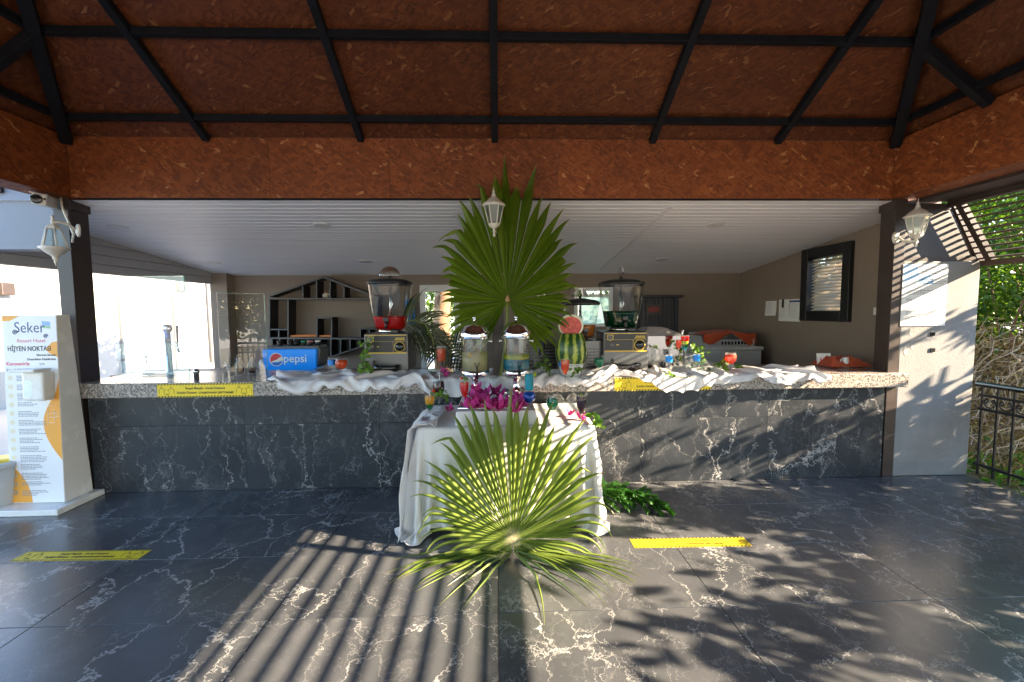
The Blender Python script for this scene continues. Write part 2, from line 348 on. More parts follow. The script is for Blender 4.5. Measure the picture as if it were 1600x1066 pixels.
def leafcloud(n, sampler, size, aspect=.55, up=.35, curl=.25):
    """n small folded leaves spread by sampler(); returns verts, faces, uvs"""
    V = []; F = []; U = []
    for i in range(n):
        p = Vector(sampler()); s = size*random.uniform(.6, 1.25)
        d = Vector((random.gauss(0, 1), random.gauss(0, 1), random.gauss(0, .7)-.2)).normalized()
        nrm = Vector((random.gauss(0, .8), random.gauss(0, .8), up+abs(random.gauss(0, .8))))
        sd = d.cross(nrm); sd = sd.normalized() if sd.length > .01 else Vector((1, 0, 0)); nn = sd.cross(d)
        a = p; b = p+d*s*.5+sd*s*aspect*.5+nn*s*curl*.3; c = p+d*s-nn*s*curl*.3; e = p+d*s*.5-sd*s*aspect*.5+nn*s*curl*.3
        o = len(V); V += [a, b, c, e]; F += [(o, o+1, o+2), (o, o+2, o+3)]; r = random.random(); U += [(r, 0), (r, .4), (r, .8), (r, .4)]
    return V, F, U
# ------------------------------------------------------------------ ground, floor tiles
D = 3.9125; XL, XR, ZB, ZT = -3.64, 3.61, 2.60, 3.11; YB = 7.22; XW = 4.11; CM = .1143
def zceil(y): return 2.588-CM*(y-D)
struct(MB().box(-60, 90, -70, 90, -1.0, -.30).build('ground', M['paving']))
struct(MB().box(4.72, 30, -6, 60, -.30, -.12).build('garden_soil', M['soil']))
struct(MB().box(-24, -8.6, -19, -5.0, -.30, -.2).build('pool_water', M['water']))
X0 = -1.209-1.2*4; Y0 = 2.2005-.6*11; XE = 4.47
floor = struct(MB().box(X0, XE+.02, Y0, 4.6, -.28, -.013).build('floor', M['grout'], bevel=.004))
def tile_mesh(wx, wy, m):
    return MB().box(.002, wx-.002, .002, wy-.002, -.012, 0).mesh('tile', m)
full = tile_mesh(1.2, .6, M['floor'])
for i in range(9):
    for j in range(15):
        x, y = X0+1.2*i, Y0+.6*j
        wx, wy = min(1.2, XE-x), min(.6, D-.002-y)
        if wx < .05 or wy < .05: continue
        me = full if wx == 1.2 and wy == .6 else tile_mesh(wx, wy, M['floor'])
        link('tile', me, floor, .0015, (x, y, 0))

# ------------------------------------------------------------------ bar counter
bar = thing('bar_counter', 'long bar counter clad in dark marble tiles under a speckled granite top', 'bar counter', (0, 0, 0))
MB().box(-3.62, 3.60, D+.016, 4.5, .0, .868).build('body', M['black'], bar)
MB().box(-3.72, 3.785, 3.832, 4.60, .872, 1.0).build('granite_top', M['granite'], bar, .006)
xj = P(1001, 690, Y=D).x; xs = [xj+1.2*k for k in range(-5, 4)]
for k in range(len(xs)-1):
    a, b = max(xs[k], -3.63), min(xs[k+1], 3.635)
    if b-a < .05: continue
    for z0, z1 in ((.0, .6), (.6, .868)):
        MB().box(0, b-a-.002, 0, .014, .001, z1-z0-.001).build('tile', M['face'], bar, .001, loc=(a+.0015, D, z0))

# ------------------------------------------------------------------ pavilion: posts, beams, roof
for x0, x1, y0, y1, z0, lab in ((-3.80, XL-.035, D, 4.10, 0, 'dark brown timber post at the left end of the bar with a camera and lamp'),
                                (3.652, 3.754, D, 4.07, 0, 'dark brown timber post at the right end of the bar beside the grey wall'),
                                (-.045, .055, 3.95, 4.05, 1.0, 'dark brown post behind the upright palm leaf in the middle of the bar')):
    p = thing('post', lab, 'post', ((x0+x1)/2, (y0+y1)/2, z0)); hx, hy = (x1-x0)/2, (y1-y0)/2
    MB().box(-hx, hx, -hy, hy, 0, 2.6-z0-.002).build('shaft', M['brown'], p, .003)
    MB().box(-hx-.012, hx+.012, -hy+.002, hy+.012, 2.50-z0, 2.594-z0).build('cap_plate', M['brown'], p, .002)
roof = thing('pavilion_roof', 'hipped pavilion roof of rust brown chipboard on black steel ribs', 'roof')
def board(x0, x1, y0, y1, z0=ZB, z1=ZT): MB().box(x0, x1, y0, y1, z0, z1).build('fascia_board', M['osb'], roof, .002)
bx = [XL, -1.96, -.93, .55, 1.75, XR]
for a, b in zip(bx[:-1], bx[1:]):
    board(a+.0008, b-.0008, D, 3.935); board(a+.0008, b-.0008, -3.935, -D)
ys = [-D-.14, -2.4, 0., 2.44, 4.06]
for a, b in zip(ys[:-1], ys[1:]):
    board(XL-.24, XL-.001, a+.0008, b-.0008); board(XR+.001, XR+.24, a+.0008, b-.0008)
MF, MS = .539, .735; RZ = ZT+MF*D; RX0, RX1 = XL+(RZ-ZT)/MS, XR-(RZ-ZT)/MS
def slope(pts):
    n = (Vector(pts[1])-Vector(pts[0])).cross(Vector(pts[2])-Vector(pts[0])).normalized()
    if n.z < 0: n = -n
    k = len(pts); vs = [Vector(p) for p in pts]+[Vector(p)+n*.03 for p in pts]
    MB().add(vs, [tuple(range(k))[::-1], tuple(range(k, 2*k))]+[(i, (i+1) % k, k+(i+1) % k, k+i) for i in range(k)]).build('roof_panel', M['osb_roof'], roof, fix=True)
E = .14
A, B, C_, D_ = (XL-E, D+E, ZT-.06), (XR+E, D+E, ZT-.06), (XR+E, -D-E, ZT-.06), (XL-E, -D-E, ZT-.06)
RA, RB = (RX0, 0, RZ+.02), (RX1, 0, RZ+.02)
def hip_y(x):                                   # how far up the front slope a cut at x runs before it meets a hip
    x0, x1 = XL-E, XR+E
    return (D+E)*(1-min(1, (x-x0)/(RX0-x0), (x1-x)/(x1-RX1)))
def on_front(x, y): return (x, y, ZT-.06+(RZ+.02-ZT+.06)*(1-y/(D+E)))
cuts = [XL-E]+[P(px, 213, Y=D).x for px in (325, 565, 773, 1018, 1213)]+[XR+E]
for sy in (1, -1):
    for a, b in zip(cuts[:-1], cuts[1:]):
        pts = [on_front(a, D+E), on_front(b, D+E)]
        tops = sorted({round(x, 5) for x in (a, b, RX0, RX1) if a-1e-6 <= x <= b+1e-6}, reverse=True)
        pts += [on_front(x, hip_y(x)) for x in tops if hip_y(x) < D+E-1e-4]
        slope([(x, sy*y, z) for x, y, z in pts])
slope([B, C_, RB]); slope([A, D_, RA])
def beam(p, q, wd, h, name):
    p, q = Vector(p), Vector(q); d = (q-p); L = d.length; d.normalize()
    s = d.cross(Vector((0, 0, 1))).normalized(); u = s.cross(d)
    T = Matrix((( d.x, s.x, u.x, p.x), (d.y, s.y, u.y, p.y), (d.z, s.z, u.z, p.z), (0, 0, 0, 1)))
    o = MB().box(0, L, -wd/2, wd/2, -h, 0).build(name, M['steel'], roof, .003); o.matrix_local = T; return o
for sy in (1, -1):
    for px in ((325, 565, 773, 1018, 1213) if sy > 0 else (325, 773, 1213)):
        x = P(px, 213, Y=D).x; lim = min(1, max(.05, 1-max(0, RX0-x, x-RX1)/(RX0-XL)))
        beam((x, sy*(D-.005), ZT), (x, sy*(D-D*lim), ZT+MF*D*lim), .055, .055, 'rafter')
    for x, rx in ((XL, RX0), (XR, RX1)): beam((x, sy*D, ZT), (rx, 0, RZ), .075, .085, 'hip_rafter')
    for z in (3.213, 3.525, 3.95, 4.4, 4.85):
        t = (z-ZT)/(RZ-ZT); beam((XL+(RX0-XL)*t, sy*(D-D*t), z), (XR+(RX1-XR)*t, sy*(D-D*t), z), .045, .05, 'purlin')
for x, rx in ((XL, RX0), (XR, RX1)):
    for z in (3.213, 3.525, 3.95, 4.4, 4.85):
        t = (z-ZT)/(RZ-ZT); beam((x+(rx-x)*t, D-D*t, z), (x+(rx-x)*t, -D+D*t, z), .045, .05, 'purlin')
    for y in (3.14, 1.6, 0, -1.6, -3.14):
        t = 1-abs(y)/D; beam((x, y, ZT), (x+(rx-x)*t, y, ZT+(RZ-ZT)*t), .055, .07, 'rafter')

# ------------------------------------------------------------------ right wall, louvre screen
wr = thing('side_wall', 'pale plaster wall stub right of the counter with a dark panel above it', 'wall', (3.756, D+.002, 0))
MB().box(0, .735, 0, .17, 0, 2.03).build('plaster_face', M['plaster'], wr, .006)
mb = MB(); mb.prism([(0, 2.04), (.70, 2.04), (.44, 2.545), (0, 2.545)], .03, .08); mb.build('upper_panel', worn('dark grey boarding', (.05, .047, .05), .5, .12), wr, fix=True)
for poly in ([(0, 2.51), (.44, 2.51), (.44, 2.56), (0, 2.56)], [(.735, 2.035), (.80, 2.035), (.53, 2.56), (.45, 2.56)], [(0, 2.032), (.73, 2.032), (.70, 2.075), (0, 2.075)]):
    mb = MB(); mb.prism(poly, .02, .12); mb.build('frame', M['brown'], wr, fix=True)
for x, z, w_, h_ in ((.10, 1.38, .022, .05), (.06, 1.20, .025, .06), (.12, 1.24, .015, .03)):
    mb = MB(); mb.add([(x+w_*random.uniform(.6, 1)*math.cos(a), -.0015, z+h_*random.uniform(.6, 1)*math.sin(a)) for a in [k*math.pi/5 for k in range(10)]], [tuple(range(10))]); mb.build('paint_patch', M['white'], wr)
for px, py in ((1457, 522), (1457, 547)):
    p = P(px, py, Y=D); MB().box(-.022, .022, -.006, .01, -.018, .018).build('socket_hole', M['blackg'], wr, .003, loc=(p.x-3.756, -.003, p.z))
M['louvre'] = worn('louvre paint', (.085, .05, .04), .5, .2)
lv = thing('louvre_screen', 'slanting brown louvre screen along the right side of the terrace', 'louvre screen', (4.2, 0, 2.53))
ya, yb = -4.0, D+.018; nsl = 10
for k in range(nsl):
    t = (k+.5)/nsl; x, z = .31*t, -.50*t
    MB().box(-.020, .020, ya, yb, -.008, .008).build('slat', M['louvre'], lv, loc=(x, 0, z), rot=(0, math.radians(-10), 0))
MB().box(.29, .35, ya, yb, -.545, -.495).build('bottom_rail', M['louvre'], lv, .003)
MB().box(-.05, .02, ya, yb, .0, .10).build('top_rail', M['brown'], lv, .003)
for y in (D-.06, 1.32, -1.3, -3.95):
    mb = MB(); mb.prism([(-.03, .0), (.03, .0), (.35, -.50), (.29, -.50)], y-.025, y+.025); mb.build('rafter', M['brown'], lv, fix=True)
MB().box(-.347, -.051, ya, yb, .045, .10).build('soffit', M['brown'], lv)

# ------------------------------------------------------------------ bar building (back room)
bb = thing('bar_building', 'taupe walled bar room behind the counter with a white planked ceiling', 'building')
dx0, dx1, dz1 = -1.281, -.62, 2.05; wx0, wx1, wz0, wz1 = 1.285, 1.93, 1.33, 1.985
def wall(x0, x1, y0, y1, z0, z1): MB().box(x0, x1, y0, y1, z0, z1).build('wall', M['taupe'], bb)
wall(-4.65, dx0, YB, YB+.2, -.2, 2.7); wall(dx0+.001, dx1-.001, YB, YB+.2, dz1, 2.7); wall(dx1, wx0, YB, YB+.2, -.2, 2.7)
wall(wx0+.001, wx1-.001, YB, YB+.2, -.2, wz0); wall(wx0+.001, wx1-.001, YB, YB+.2, wz1, 2.7); wall(wx1, XW+.15, YB, YB+.2, -.2, 2.7)
wall(-4.5, -4.26, 7.02, YB-.002, -.2, 2.5)
sy0, sy1, sz0, sz1 = 4.93, 5.68, 1.475, 2.35
wall(XW, XW+.15, D+.175, sy0, -.2, 2.7); wall(XW, XW+.15, sy0+.001, sy1-.001, -.2, sz0); wall(XW, XW+.15, sy0+.001, sy1-.001, sz1, 2.7); wall(XW, XW+.15, sy1, YB-.002, -.2, 2.7)
MB().box(-4.65, XW, 4.62, YB, -.2, -.02).build('room_floor', M['grout'], bb)
mb = MB(); n = 32; ysb = [3.938+(YB-.004-3.938)*k/n for k in range(n+1)]; pr = []
for k in range(n):
    a, b = ysb[k], ysb[k+1]; pr += [(a, 0), (b-.020, 0), (b-.016, .009), (b-.004, .009)]
pr.append((YB-.004, 0)); vs = []
for y, dz in pr: vs += [(-4.64, y, zceil(y)+dz), (XW-.002, y, zceil(y)+dz)]
mb.add(vs, [(2*i, 2*i+1, 2*i+3, 2*i+2)[::-1] for i in range(len(pr)-1)])
stuff(mb.build('ceiling_planks', M['ceil'], bb))
T = Matrix.Translation((1.634, 5.62, zceil(5.62)-.006)) @ Matrix.Rotation(-math.atan(CM), 4, 'X')
MB().box(-.028, .028, -1.57, 1.57, 0, .008).build('cover_strip', M['ceil'], bb).matrix_local = T
MB().box(-4.75, XW+.45, 4.07, YB+.35, 2.72, 2.84).build('roof_slab', M['pale'], bb)
for k in range(5):
    MB().box(-4.52, -4.48, 4.1, 7.015, 2.062+.105*k, 2.062+.105*k+.1).build('siding_plank', M['siding'], bb, .003)
MB().box(-4.64, -4.53, 4.1, 7.015, 2.07, 2.70).build('eaves_beam', M['siding'], bb)
# back door
dr = MB().box(dx0+.01, dx0+.095, YB-.03, YB+.05, -.1, dz1-.01).box(dx1-.095, dx1-.01, YB-.03, YB+.05, -.1, dz1-.01).box(dx0+.096, dx1-.096, YB-.03, YB+.05, dz1-.12, dz1-.01).box(dx0+.096, dx1-.096, YB-.03, YB+.05, -.1, .05).build('door', M['pvc'], bb, .006)
MB().box(dx0+.1, dx1-.1, YB+.0, YB+.012, .05, dz1-.12).build('pane', M['pane'], dr)
MB().box(dx0+.05, dx0+.075, YB-.07, YB-.035, .95, 1.08).build('handle', M['brushed'], dr, .004)
wn = MB().box(wx0, wx0+.06, YB-.02, YB+.06, wz0, wz1).box(wx1-.06, wx1, YB-.02, YB+.06, wz0, wz1).box(wx0+.061, wx1-.061, YB-.02, YB+.06, wz1-.06, wz1).box(wx0+.061, wx1-.061, YB-.02, YB+.06, wz0, wz0+.05).build('window', M['pvc'], bb, .004)
MB().box(wx0+.10, wx1-.05, YB+.02, YB+.04, wz0+.05, wz1-.13).build('pane', M['frost'], wn)
MB().box(wx0+.09, wx0+.12, YB-.01, YB+.05, wz0+.04, wz1-.11).box(wx0+.121, wx1-.061, YB-.01, YB+.05, wz1-.16, wz1-.11).build('sash', M['pvc'], wn, .003)
# shuttered side window
sh = MB()
for a, b, c, d in ((sy0-.03, sy0+.09, sz0-.03, sz1+.03), (sy1-.09, sy1+.03, sz0-.03, sz1+.03), (sy0+.091, sy1-.091, sz0-.03, sz0+.10), (sy0+.091, sy1-.091, sz1-.10, sz1+.03)):
    sh.box(XW-.05, XW+.10, a, b, c, d)
shw = sh.build('window', M['black'], bb, .006)
for k in range(17):
    z = sz0+.12+k*(sz1-sz0-.22)/16
    MB().box(-.034, .034, sy0+.093, sy1-.093, -.004, .004).build('slat', M['slat'], shw, loc=(XW+.045, 0, z), rot=(0, math.radians(-34), 0))
# downlights
for px, py, lab in ((185, 355, 'leftmost round ceiling light near the left post'), (503, 352, 'round ceiling light in the front row left of the palm leaf'), (570, 408, 'round ceiling light in the back row above the red drink dispenser'),
                    (1118, 351, 'round ceiling light in the front row right of the cover strip'), (1034, 405, 'round ceiling light in the back row right of the palm leaf'), (335, 411, 'round ceiling light in the back left corner over the grey siding')):
    d = ray(px, py); t = (zceil(0)-EYE)/(d.z+CM*d.y); p = CAMLOC+d*t
    o = thing('ceiling_light', lab, 'ceiling light', p, (-math.atan(CM), 0, 0), 'round recessed lights in the bar ceiling')
    MB().lathe([(.062, -.004), (.085, -.010), (.088, -.004), (.088, -.0005)], 24, caps=False).build('rim', M['pvc'], o)
    MB().lathe([(.061, -.004), (.03, -.006), (.0002, -.006)], 24, caps=False).build('diffuser', M['pvc'], o)

# ------------------------------------------------------------------ left: pale header wall, white building
lw = thing('header_wall', 'pale blue grey wall panel above the opening left of the bar', 'wall', (-3.82, D+.05, 2.17))
MB().box(-3.2, 0, 0, .15, 0, .56).build('panel', M['pale'], lw, .004)
MB().box(-3.2, -.42, -.03, 0, .48, .56).build('dark_trim', M['brown'], lw, .003)
wb = thing('white_building', 'sunlit white building left of the bar with pale doors', 'building', (-10, 0, -.3))
MB().box(-4, 0, 5.5, 26, 0, 3.9).build('wall', M['white'], wb)
MB().box(-4.2, .35, 5.3, 26.2, 3.9, 4.1).build('roof_slab', M['white'], wb)
for a, b, z1 in ((11.79, 12.6, 2.5), (13.7, 14.6, 2.48)):
    dd = MB().box(.0, .03, a+.06, b-.06, .1, z1-.06).build('door', M['pvc'], wb, .004)
    MB().box(0, .06, a, a+.055, .1, z1).box(0, .06, b-.055, b, .1, z1).box(0, .06, a+.056, b-.056, z1-.055, z1).build('frame', M['edge'], dd)
    MB().box(.03, .075, b-.17, b-.13, 1.1, 1.25).build('handle', M['brushed'], dd, .003)
MB().box(.0, .012, 9.70, 10.4, 1.3, 2.72).build('shutter_panel', M['pvc'], wb, .004)
MB().tube([(.07, 15.3, .2), (.07, 15.3, 3.6)], .045, 10).build('downpipe', M['edge'], wb)
MB().box(0, .14, 13.9, 14.25, 2.62, 2.9).build('meter_box', M['edge'], wb, .01)
MB().box(0, .16, 9.0, 9.25, 2.3, 2.55).build('wall_lamp', M['brown'], wb, .02)
# ------------------------------------------------------------------ planting and railing
def leafmesh(name, sampler, n, size, m, parent, **kw):
    V, F, U = leafcloud(n, sampler, size, **kw); mb = MB(); mb.add(V, F, False, 0, None, U)
    return stuff(mb.build(name, m, parent, ownuv=True))
def in_ball(c, r, shell=.0):
    while True:
        p = Vector((random.uniform(-1, 1), random.uniform(-1, 1), random.uniform(-1, 1)))
        if shell <= p.length <= 1: return Vector((c[0]+p.x*r[0], c[1]+p.y*r[1], c[2]+p.z*r[2]))
def tree(loc, H, crown, n, size, lab, group, top=99):
    t = thing('tree', lab, 'tree', loc, group=group)
    lumps = [(in_ball((0, 0, H), crown, .3), random.uniform(.35, .6)) for _ in range(9)]
    tk = MB().tube([(0, 0, 0), (.05, .03, H*.35), (-.04, .05, H*.7), (0, 0, H)], [.14, .11, .08, .04], 8)
    for c, r in lumps: tk.tube([(0, .02, H*.55), tuple((Vector((0, 0, H*.8))+c)/2), tuple(c)], [.06, .035, .01], 5)
    tk.build('trunk', M['bark'], t)
    def smp():
        while top < 90:
            x_, y_, z_ = random.gauss(0, .45), random.uniform(-1.45, 1.45), random.uniform(.9, top+.15)
            e = (abs(y_)/1.5)**3*.55+max(0, 1.5-z_)*.3
            if z_ > top-.10+.12*math.sin((loc[1]+y_)*4.1)+.09*math.sin((loc[1]+y_)*11)-e: continue
            if noise.noise(Vector(((loc[1]+y_)*1.9, z_*2.3+(loc[1]+y_)*.5, x_*.35))) > -.13+.25*(z_ > 3.2): return (x_, y_, z_)
        while True:
            c, r = random.choice(lumps); p = in_ball(c, (r*crown[0], r*crown[1], r*crown[2]))
            if p.z < top+.10*math.sin(p.y*5)+.08*math.sin(p.y*13): return p
    leafmesh('crown', smp, n, size, M['tree'], t); return t
TG = 'trees shading the terrace from the right'
for x, y, H, cr, n, tp in ((9.2, -4.6, 2.2, (1.2, 1.4, 1.2), 4000, 3.85), (9.0, -2.0, 2.3, (1.2, 1.5, 1.3), 6000, 3.86), (9.1, .35, 2.35, (1.2, 1.35, 1.3), 6000, 3.95), (9.0, 2.4, 2.3, (1.1, 1.2, 1.2), 5200, 4.12)):
    tree((x, y, -.12), H, cr, n, .17, 'broad leaved garden tree standing right of the terrace', TG, tp)
BG = 'trees behind the pool'
for x, y in ((-14, -24), (-6, -25), (3, -24), (12, -22)):
    tree((x, y, -.3), 4.2, (3.2, 2.6, 2.6), 1500, .5, 'big leafy tree beyond the pool behind the viewer', BG)

hg = thing('hedge', 'bright green leafy hedge beyond the railing on the right', 'hedge', (6.4, 5.6, -.1))
core = [(random.uniform(-.3, 1.6), random.uniform(-1.2, 3.4), random.uniform(.9, 4.4)) for _ in range(120)]
def hs():
    c = random.choice(core); return in_ball(c, (.5, .55, .5))
leafmesh('foliage', hs, 44000, .095, M['hedge'], hg, aspect=.6)
st = MB()
for _ in range(40):
    x, y = random.uniform(-.1, 1.5), random.uniform(-1., 3.2)
    st.tube([(x, y, 0), (x+random.uniform(-.2, .2), y+random.uniform(-.2, .2), 1.4), (x+random.uniform(-.5, .5), y+random.uniform(-.5, .5), 2.9)], [.02, .014, .006], 5)
stuff(st.build('stems', M['bark'], hg))
for x, y, lab in ((10.5, 9.5, 'tall leafy tree rising behind the bright hedge on the right'), (8.5, 13, 'second leafy tree farther behind the hedge')):
    tree((x, y, -.12), 3.4, (2.6, 2.6, 2.9), 6500, .2, lab, 'trees behind the hedge')
bk = MB(); bk.prism([(4.75, -.3), (5.5, .1), (6.0, .75), (6.35, 1.1), (8.5, 1.1), (8.5, -.3)], 3.6, 12)
struct(bk.build('bank', M['soil'], fix=True))
dv = thing('dry_climber', 'tan dried climber hanging over the bank behind the railing', 'dry plant', (5.6, 5.2, 0))
def bz(x): return np.interp(x, [-.85, -.1, .4, .75, 2], [-.3, .1, .75, 1.1, 1.1])
tw = MB()
for _ in range(760):
    x = random.uniform(-.5, .9); y = random.uniform(-1.3, 2.6); z = bz(x)+random.uniform(.05, .5); pts = [(x, y, z)]
    for k in range(6):
        x += random.uniform(-.16, .06); y += random.uniform(-.13, .13); z = max(bz(x)+.02, z+random.uniform(-.24, .07)); pts.append((x, y, z))
    tw.tube(pts, [random.uniform(.0028, .006)]*6+[.002], 4, caps=False)
stuff(tw.build('twigs', M['twig'], dv))
def ds():
    x = random.uniform(-.75, .9); return (x, random.uniform(-1.4, 2.6), bz(x)+abs(random.gauss(0, .12))+.02)
leafmesh('dead_leaves', ds, 15000, .055, M['dry'], dv, aspect=.5)
gw = thing('ground_cover', 'yellow green weeds growing at the foot of the dry bank', 'weeds', (4.95, 3.9, -.12))
leafmesh('weed_leaves', lambda: (random.uniform(-.3, .6), random.uniform(-1.5, 1.6), abs(random.gauss(0, .13))), 1100, .09, M['vine'], gw)
# seen through the back door and window
bh = thing('hedge', 'green hedge outside the back door of the bar', 'hedge', (0, 10.2, -.3))
core2 = [(random.uniform(-3.2, 3.6), random.uniform(-.3, .5), random.uniform(.3, 3.2)) for _ in range(46)]
leafmesh('foliage', lambda: in_ball(random.choice(core2), (.55, .4, .5)), 5200, .16, M['hedge'], bh)
tr = thing('tree', 'thick tree trunk standing outside the glazed back door', 'tree', (-1.15, 8.9, -.3))
MB().tube([(0, 0, 0), (.04, 0, .8), (.0, .03, 1.7), (.1, .02, 2.9), (.12, 0, 4)], [.24, .19, .17, .16, .12], 14).build('trunk', M['bark'], tr)
leafmesh('crown', lambda: in_ball((.1, .1, 4.4), (1.2, 1.0, .8)), 1300, .2, M['tree'], tr)

rl = thing('railing', 'black wrought iron railing with scrolls along the right edge of the terrace', 'railing', (4.52, 0, 0))
ry0, ry1 = .4, 3.88
MB().tube([(0, ry0, .885), (0, ry1+.02, .885)], .026, 12).build('handrail', M['blackg'], rl)
for z, r in ((.785, .011), (.655, .011), (.125, .013)): MB().box(-r, r, ry0, ry1, z-.012, z+.012).build('rail', M['black'], rl, .002)
nb = 27; sp = (ry1-ry0-.06)/nb
bal = MB().box(-.008, .008, -.008, .008, .03, .87).mesh('baluster', M['black'])
def scroll(dr):
    pts = []
    for k in range(22):
        a = k/21*1.9*math.pi; r = .010+.021*(k/21); pts.append((0, dr*(.032-math.cos(a)*r), .753-.02+math.sin(a)*r))
    pts += [(0, dr*(.0+.028*math.cos(b)), .72-.045*math.sin(b)-.015) for b in (0.2, .6, 1.0, 1.4)]
    return MB().tube(pts, .005, 6).mesh('scroll', M['black'])
def cscroll():
    pts = []
    for k in range(18): a = math.pi*2.2*(1-k/17); r = .008+.014*k/17; pts.append((0, -.034+r*math.sin(a), .742+r*math.cos(a)-.006))
    pts += [(0, -.05*math.cos(b), .728-.052*math.sin(b)) for b in np.linspace(.15, math.pi-.15, 10)]
    for k in range(18): a = -math.pi*2.2*(k/17); r = .022-.014*k/17; pts.append((0, .034+r*math.sin(a), .742+r*math.cos(a)-.006))
    return MB().tube(pts, .0055, 6).mesh('scroll', M['black'])
sc_me = cscroll()
for k in range(nb+1):
    y = ry1-.03-k*sp; link('baluster', bal, rl, .001, (0, y, 0))
    if k < nb: link('scroll', sc_me, rl, 0, (0, y-sp/2, 0))
for y in (ry0, 2.0): MB().box(-.018, .018, y-.018, y+.018, 0, .9).build('newel', M['black'], rl, .002)
# ------------------------------------------------------------------ things on and around the bar
def at(px, py, Z): return P(px, py, Z=Z)
def lantern(loc, rot, lab, inverted=False, s=1.0):
    t = thing('wall_lantern', lab, 'wall lamp', loc, rot, 'white wall lanterns on the posts', s)
    f = -1 if inverted else 1
    # wall plate behind (at +Y), arm, hexagonal cage at origin; y of cage = 0
    cage = bpy.data.objects.new('lamp_head', None)
    T = Matrix.Scale(f, 4, (0, 0, 1)) if inverted else Matrix.Identity(4)
    b = MB(); b.lathe([(.012, .02), (.035, .032), (.048, .05), (.05, .062)], 6, T=T, smooth=False); b.tube([(0, 0, 0), (0, 0, .03)], .012, 8, T=T); b.lathe([(.004, -.05), (.012, -.038), (.006, -.02), (.016, 0.)], 10, T=T)
    b.build('base', M['cream'], t, fix=True)
    r0, r1, z0, z1 = .047, .082, .064, .215
    for k in range(6):
        a0, a1 = math.pi/3*k, math.pi/3*(k+1)
        q = [(r*math.cos(a), r*math.sin(a), z) for r, z, a in ((r0, z0, a0), (r0, z0, a1), (r1, z1, a1), (r1, z1, a0))]
        c = Vector((0, 0, (z0+z1)/2)); vs = [Vector(v)*1 for v in q]
        vs = [v+(sum(vs, Vector())/4-v)*.08 for v in vs]
        MB().add(vs+[v*.965+Vector((0, 0, v.z*.035)) for v in vs], [(0, 1, 2, 3), (7, 6, 5, 4)], False, 0, T).build('glass_pane', M['lampglass'], t)
    g = MB()
    for k in range(6):
        a = math.pi/3*k; g.tube([(r0*math.cos(a), r0*math.sin(a), z0-.004), (r1*math.cos(a), r1*math.sin(a), z1+.004)], .0062, 6, T=T)
        a2 = math.pi/3*(k+1)
        g.tube([(r1*math.cos(a), r1*math.sin(a), z1), (r1*math.cos(a2), r1*math.sin(a2), z1)], .006, 6, T=T)
    g.build('cage', M['cream'], t, fix=True)
    MB().lathe([(.098, .212), (.1, .222), (.082, .235), (.055, .262), (.028, .282), (.016, .298), (.02, .306), (.010, .316), (.013, .33), (.006, .345), (.002, .372)], 12, T=T).build('roof', M['cream'], t, fix=True)
    arm = MB().tube([(0, 0, f*.01), (0, .04, f*.0), (0, .09, f*.015), (0, .13, f*.05)], .011, 8); arm.build('arm', M['cream'], t)
    MB().lathe([(.055, 0), (.055, .012), (.04, .02), (.02, .026)], 16, T=Matrix.Translation((0, .156, f*.055)) @ Matrix.Rotation(math.pi/2, 4, 'X')).build('wall_plate', M['cream'], t, fix=True)
    return t
lantern((P(772, 350, Y=3.79).x, 3.79, P(772, 361, Y=3.79).z), 0, 'white lantern on the centre post in front of the upright palm leaf')
lantern((P(1428, 378, Y=3.78).x, 3.76, P(1428, 378, Y=3.78).z), math.radians(22), 'white lantern on the right post beside the striped grey wall')
lantern((P(88, 345, Y=3.76).x-.02, 3.75, P(88, 350, Y=3.76).z+.02), math.radians(-38), 'white lantern hung upside down on the left post under the camera', True)
# CCTV camera and its cable
c = P(70, 315, Y=3.78); ct = thing('security_camera', 'cream security camera under the beam above the left lantern', 'camera', c, (math.radians(4), math.radians(8), math.radians(28)))
MB().box(-.045, .045, -.11, .12, -.04, .04).build('housing', M['cream'], ct, .008)
MB().box(-.052, .052, -.14, .13, .041, .047).build('sun_shield', M['cream'], ct, .002)
MB().lathe([(.034, 0), (.036, .012), (.03, .016), (.0002, .012)], 18, T=TR(-.012, -.111, 0) @ Matrix.Rotation(math.pi/2, 4, 'X')).build('lens', M['blackg'], ct)
MB().lathe([(.008, 0), (.008, .006), (.0002, .006)], 10, T=TR(.034, -.111, .012) @ Matrix.Rotation(math.pi/2, 4, 'X')).build('sensor', M['blackg'], ct)
MB().tube([(0, .03, .04), (-.01, .05, .065), (-.03, .06, .085)], .013, 8).lathe([(.04, 0), (.04, .012)], 14, T=TR(-.03, .06, .08)).build('bracket', M['cream'], ct)
a = P(92, 312, Y=3.88); b_ = P(113, 375, Y=3.88)
tag(MB().tube([(a.x, 3.9, 2.6), (a.x+.02, 3.88, 2.52), ((a.x+b_.x)/2+.02, 3.89, (2.5+b_.z)/2), (b_.x, 3.895, b_.z+.05), (b_.x-.02, 3.9, b_.z-.02)], .009, 8).build('cable', M['cream']), 'white cable looping from the beam down the left post to the lantern', 'cable')

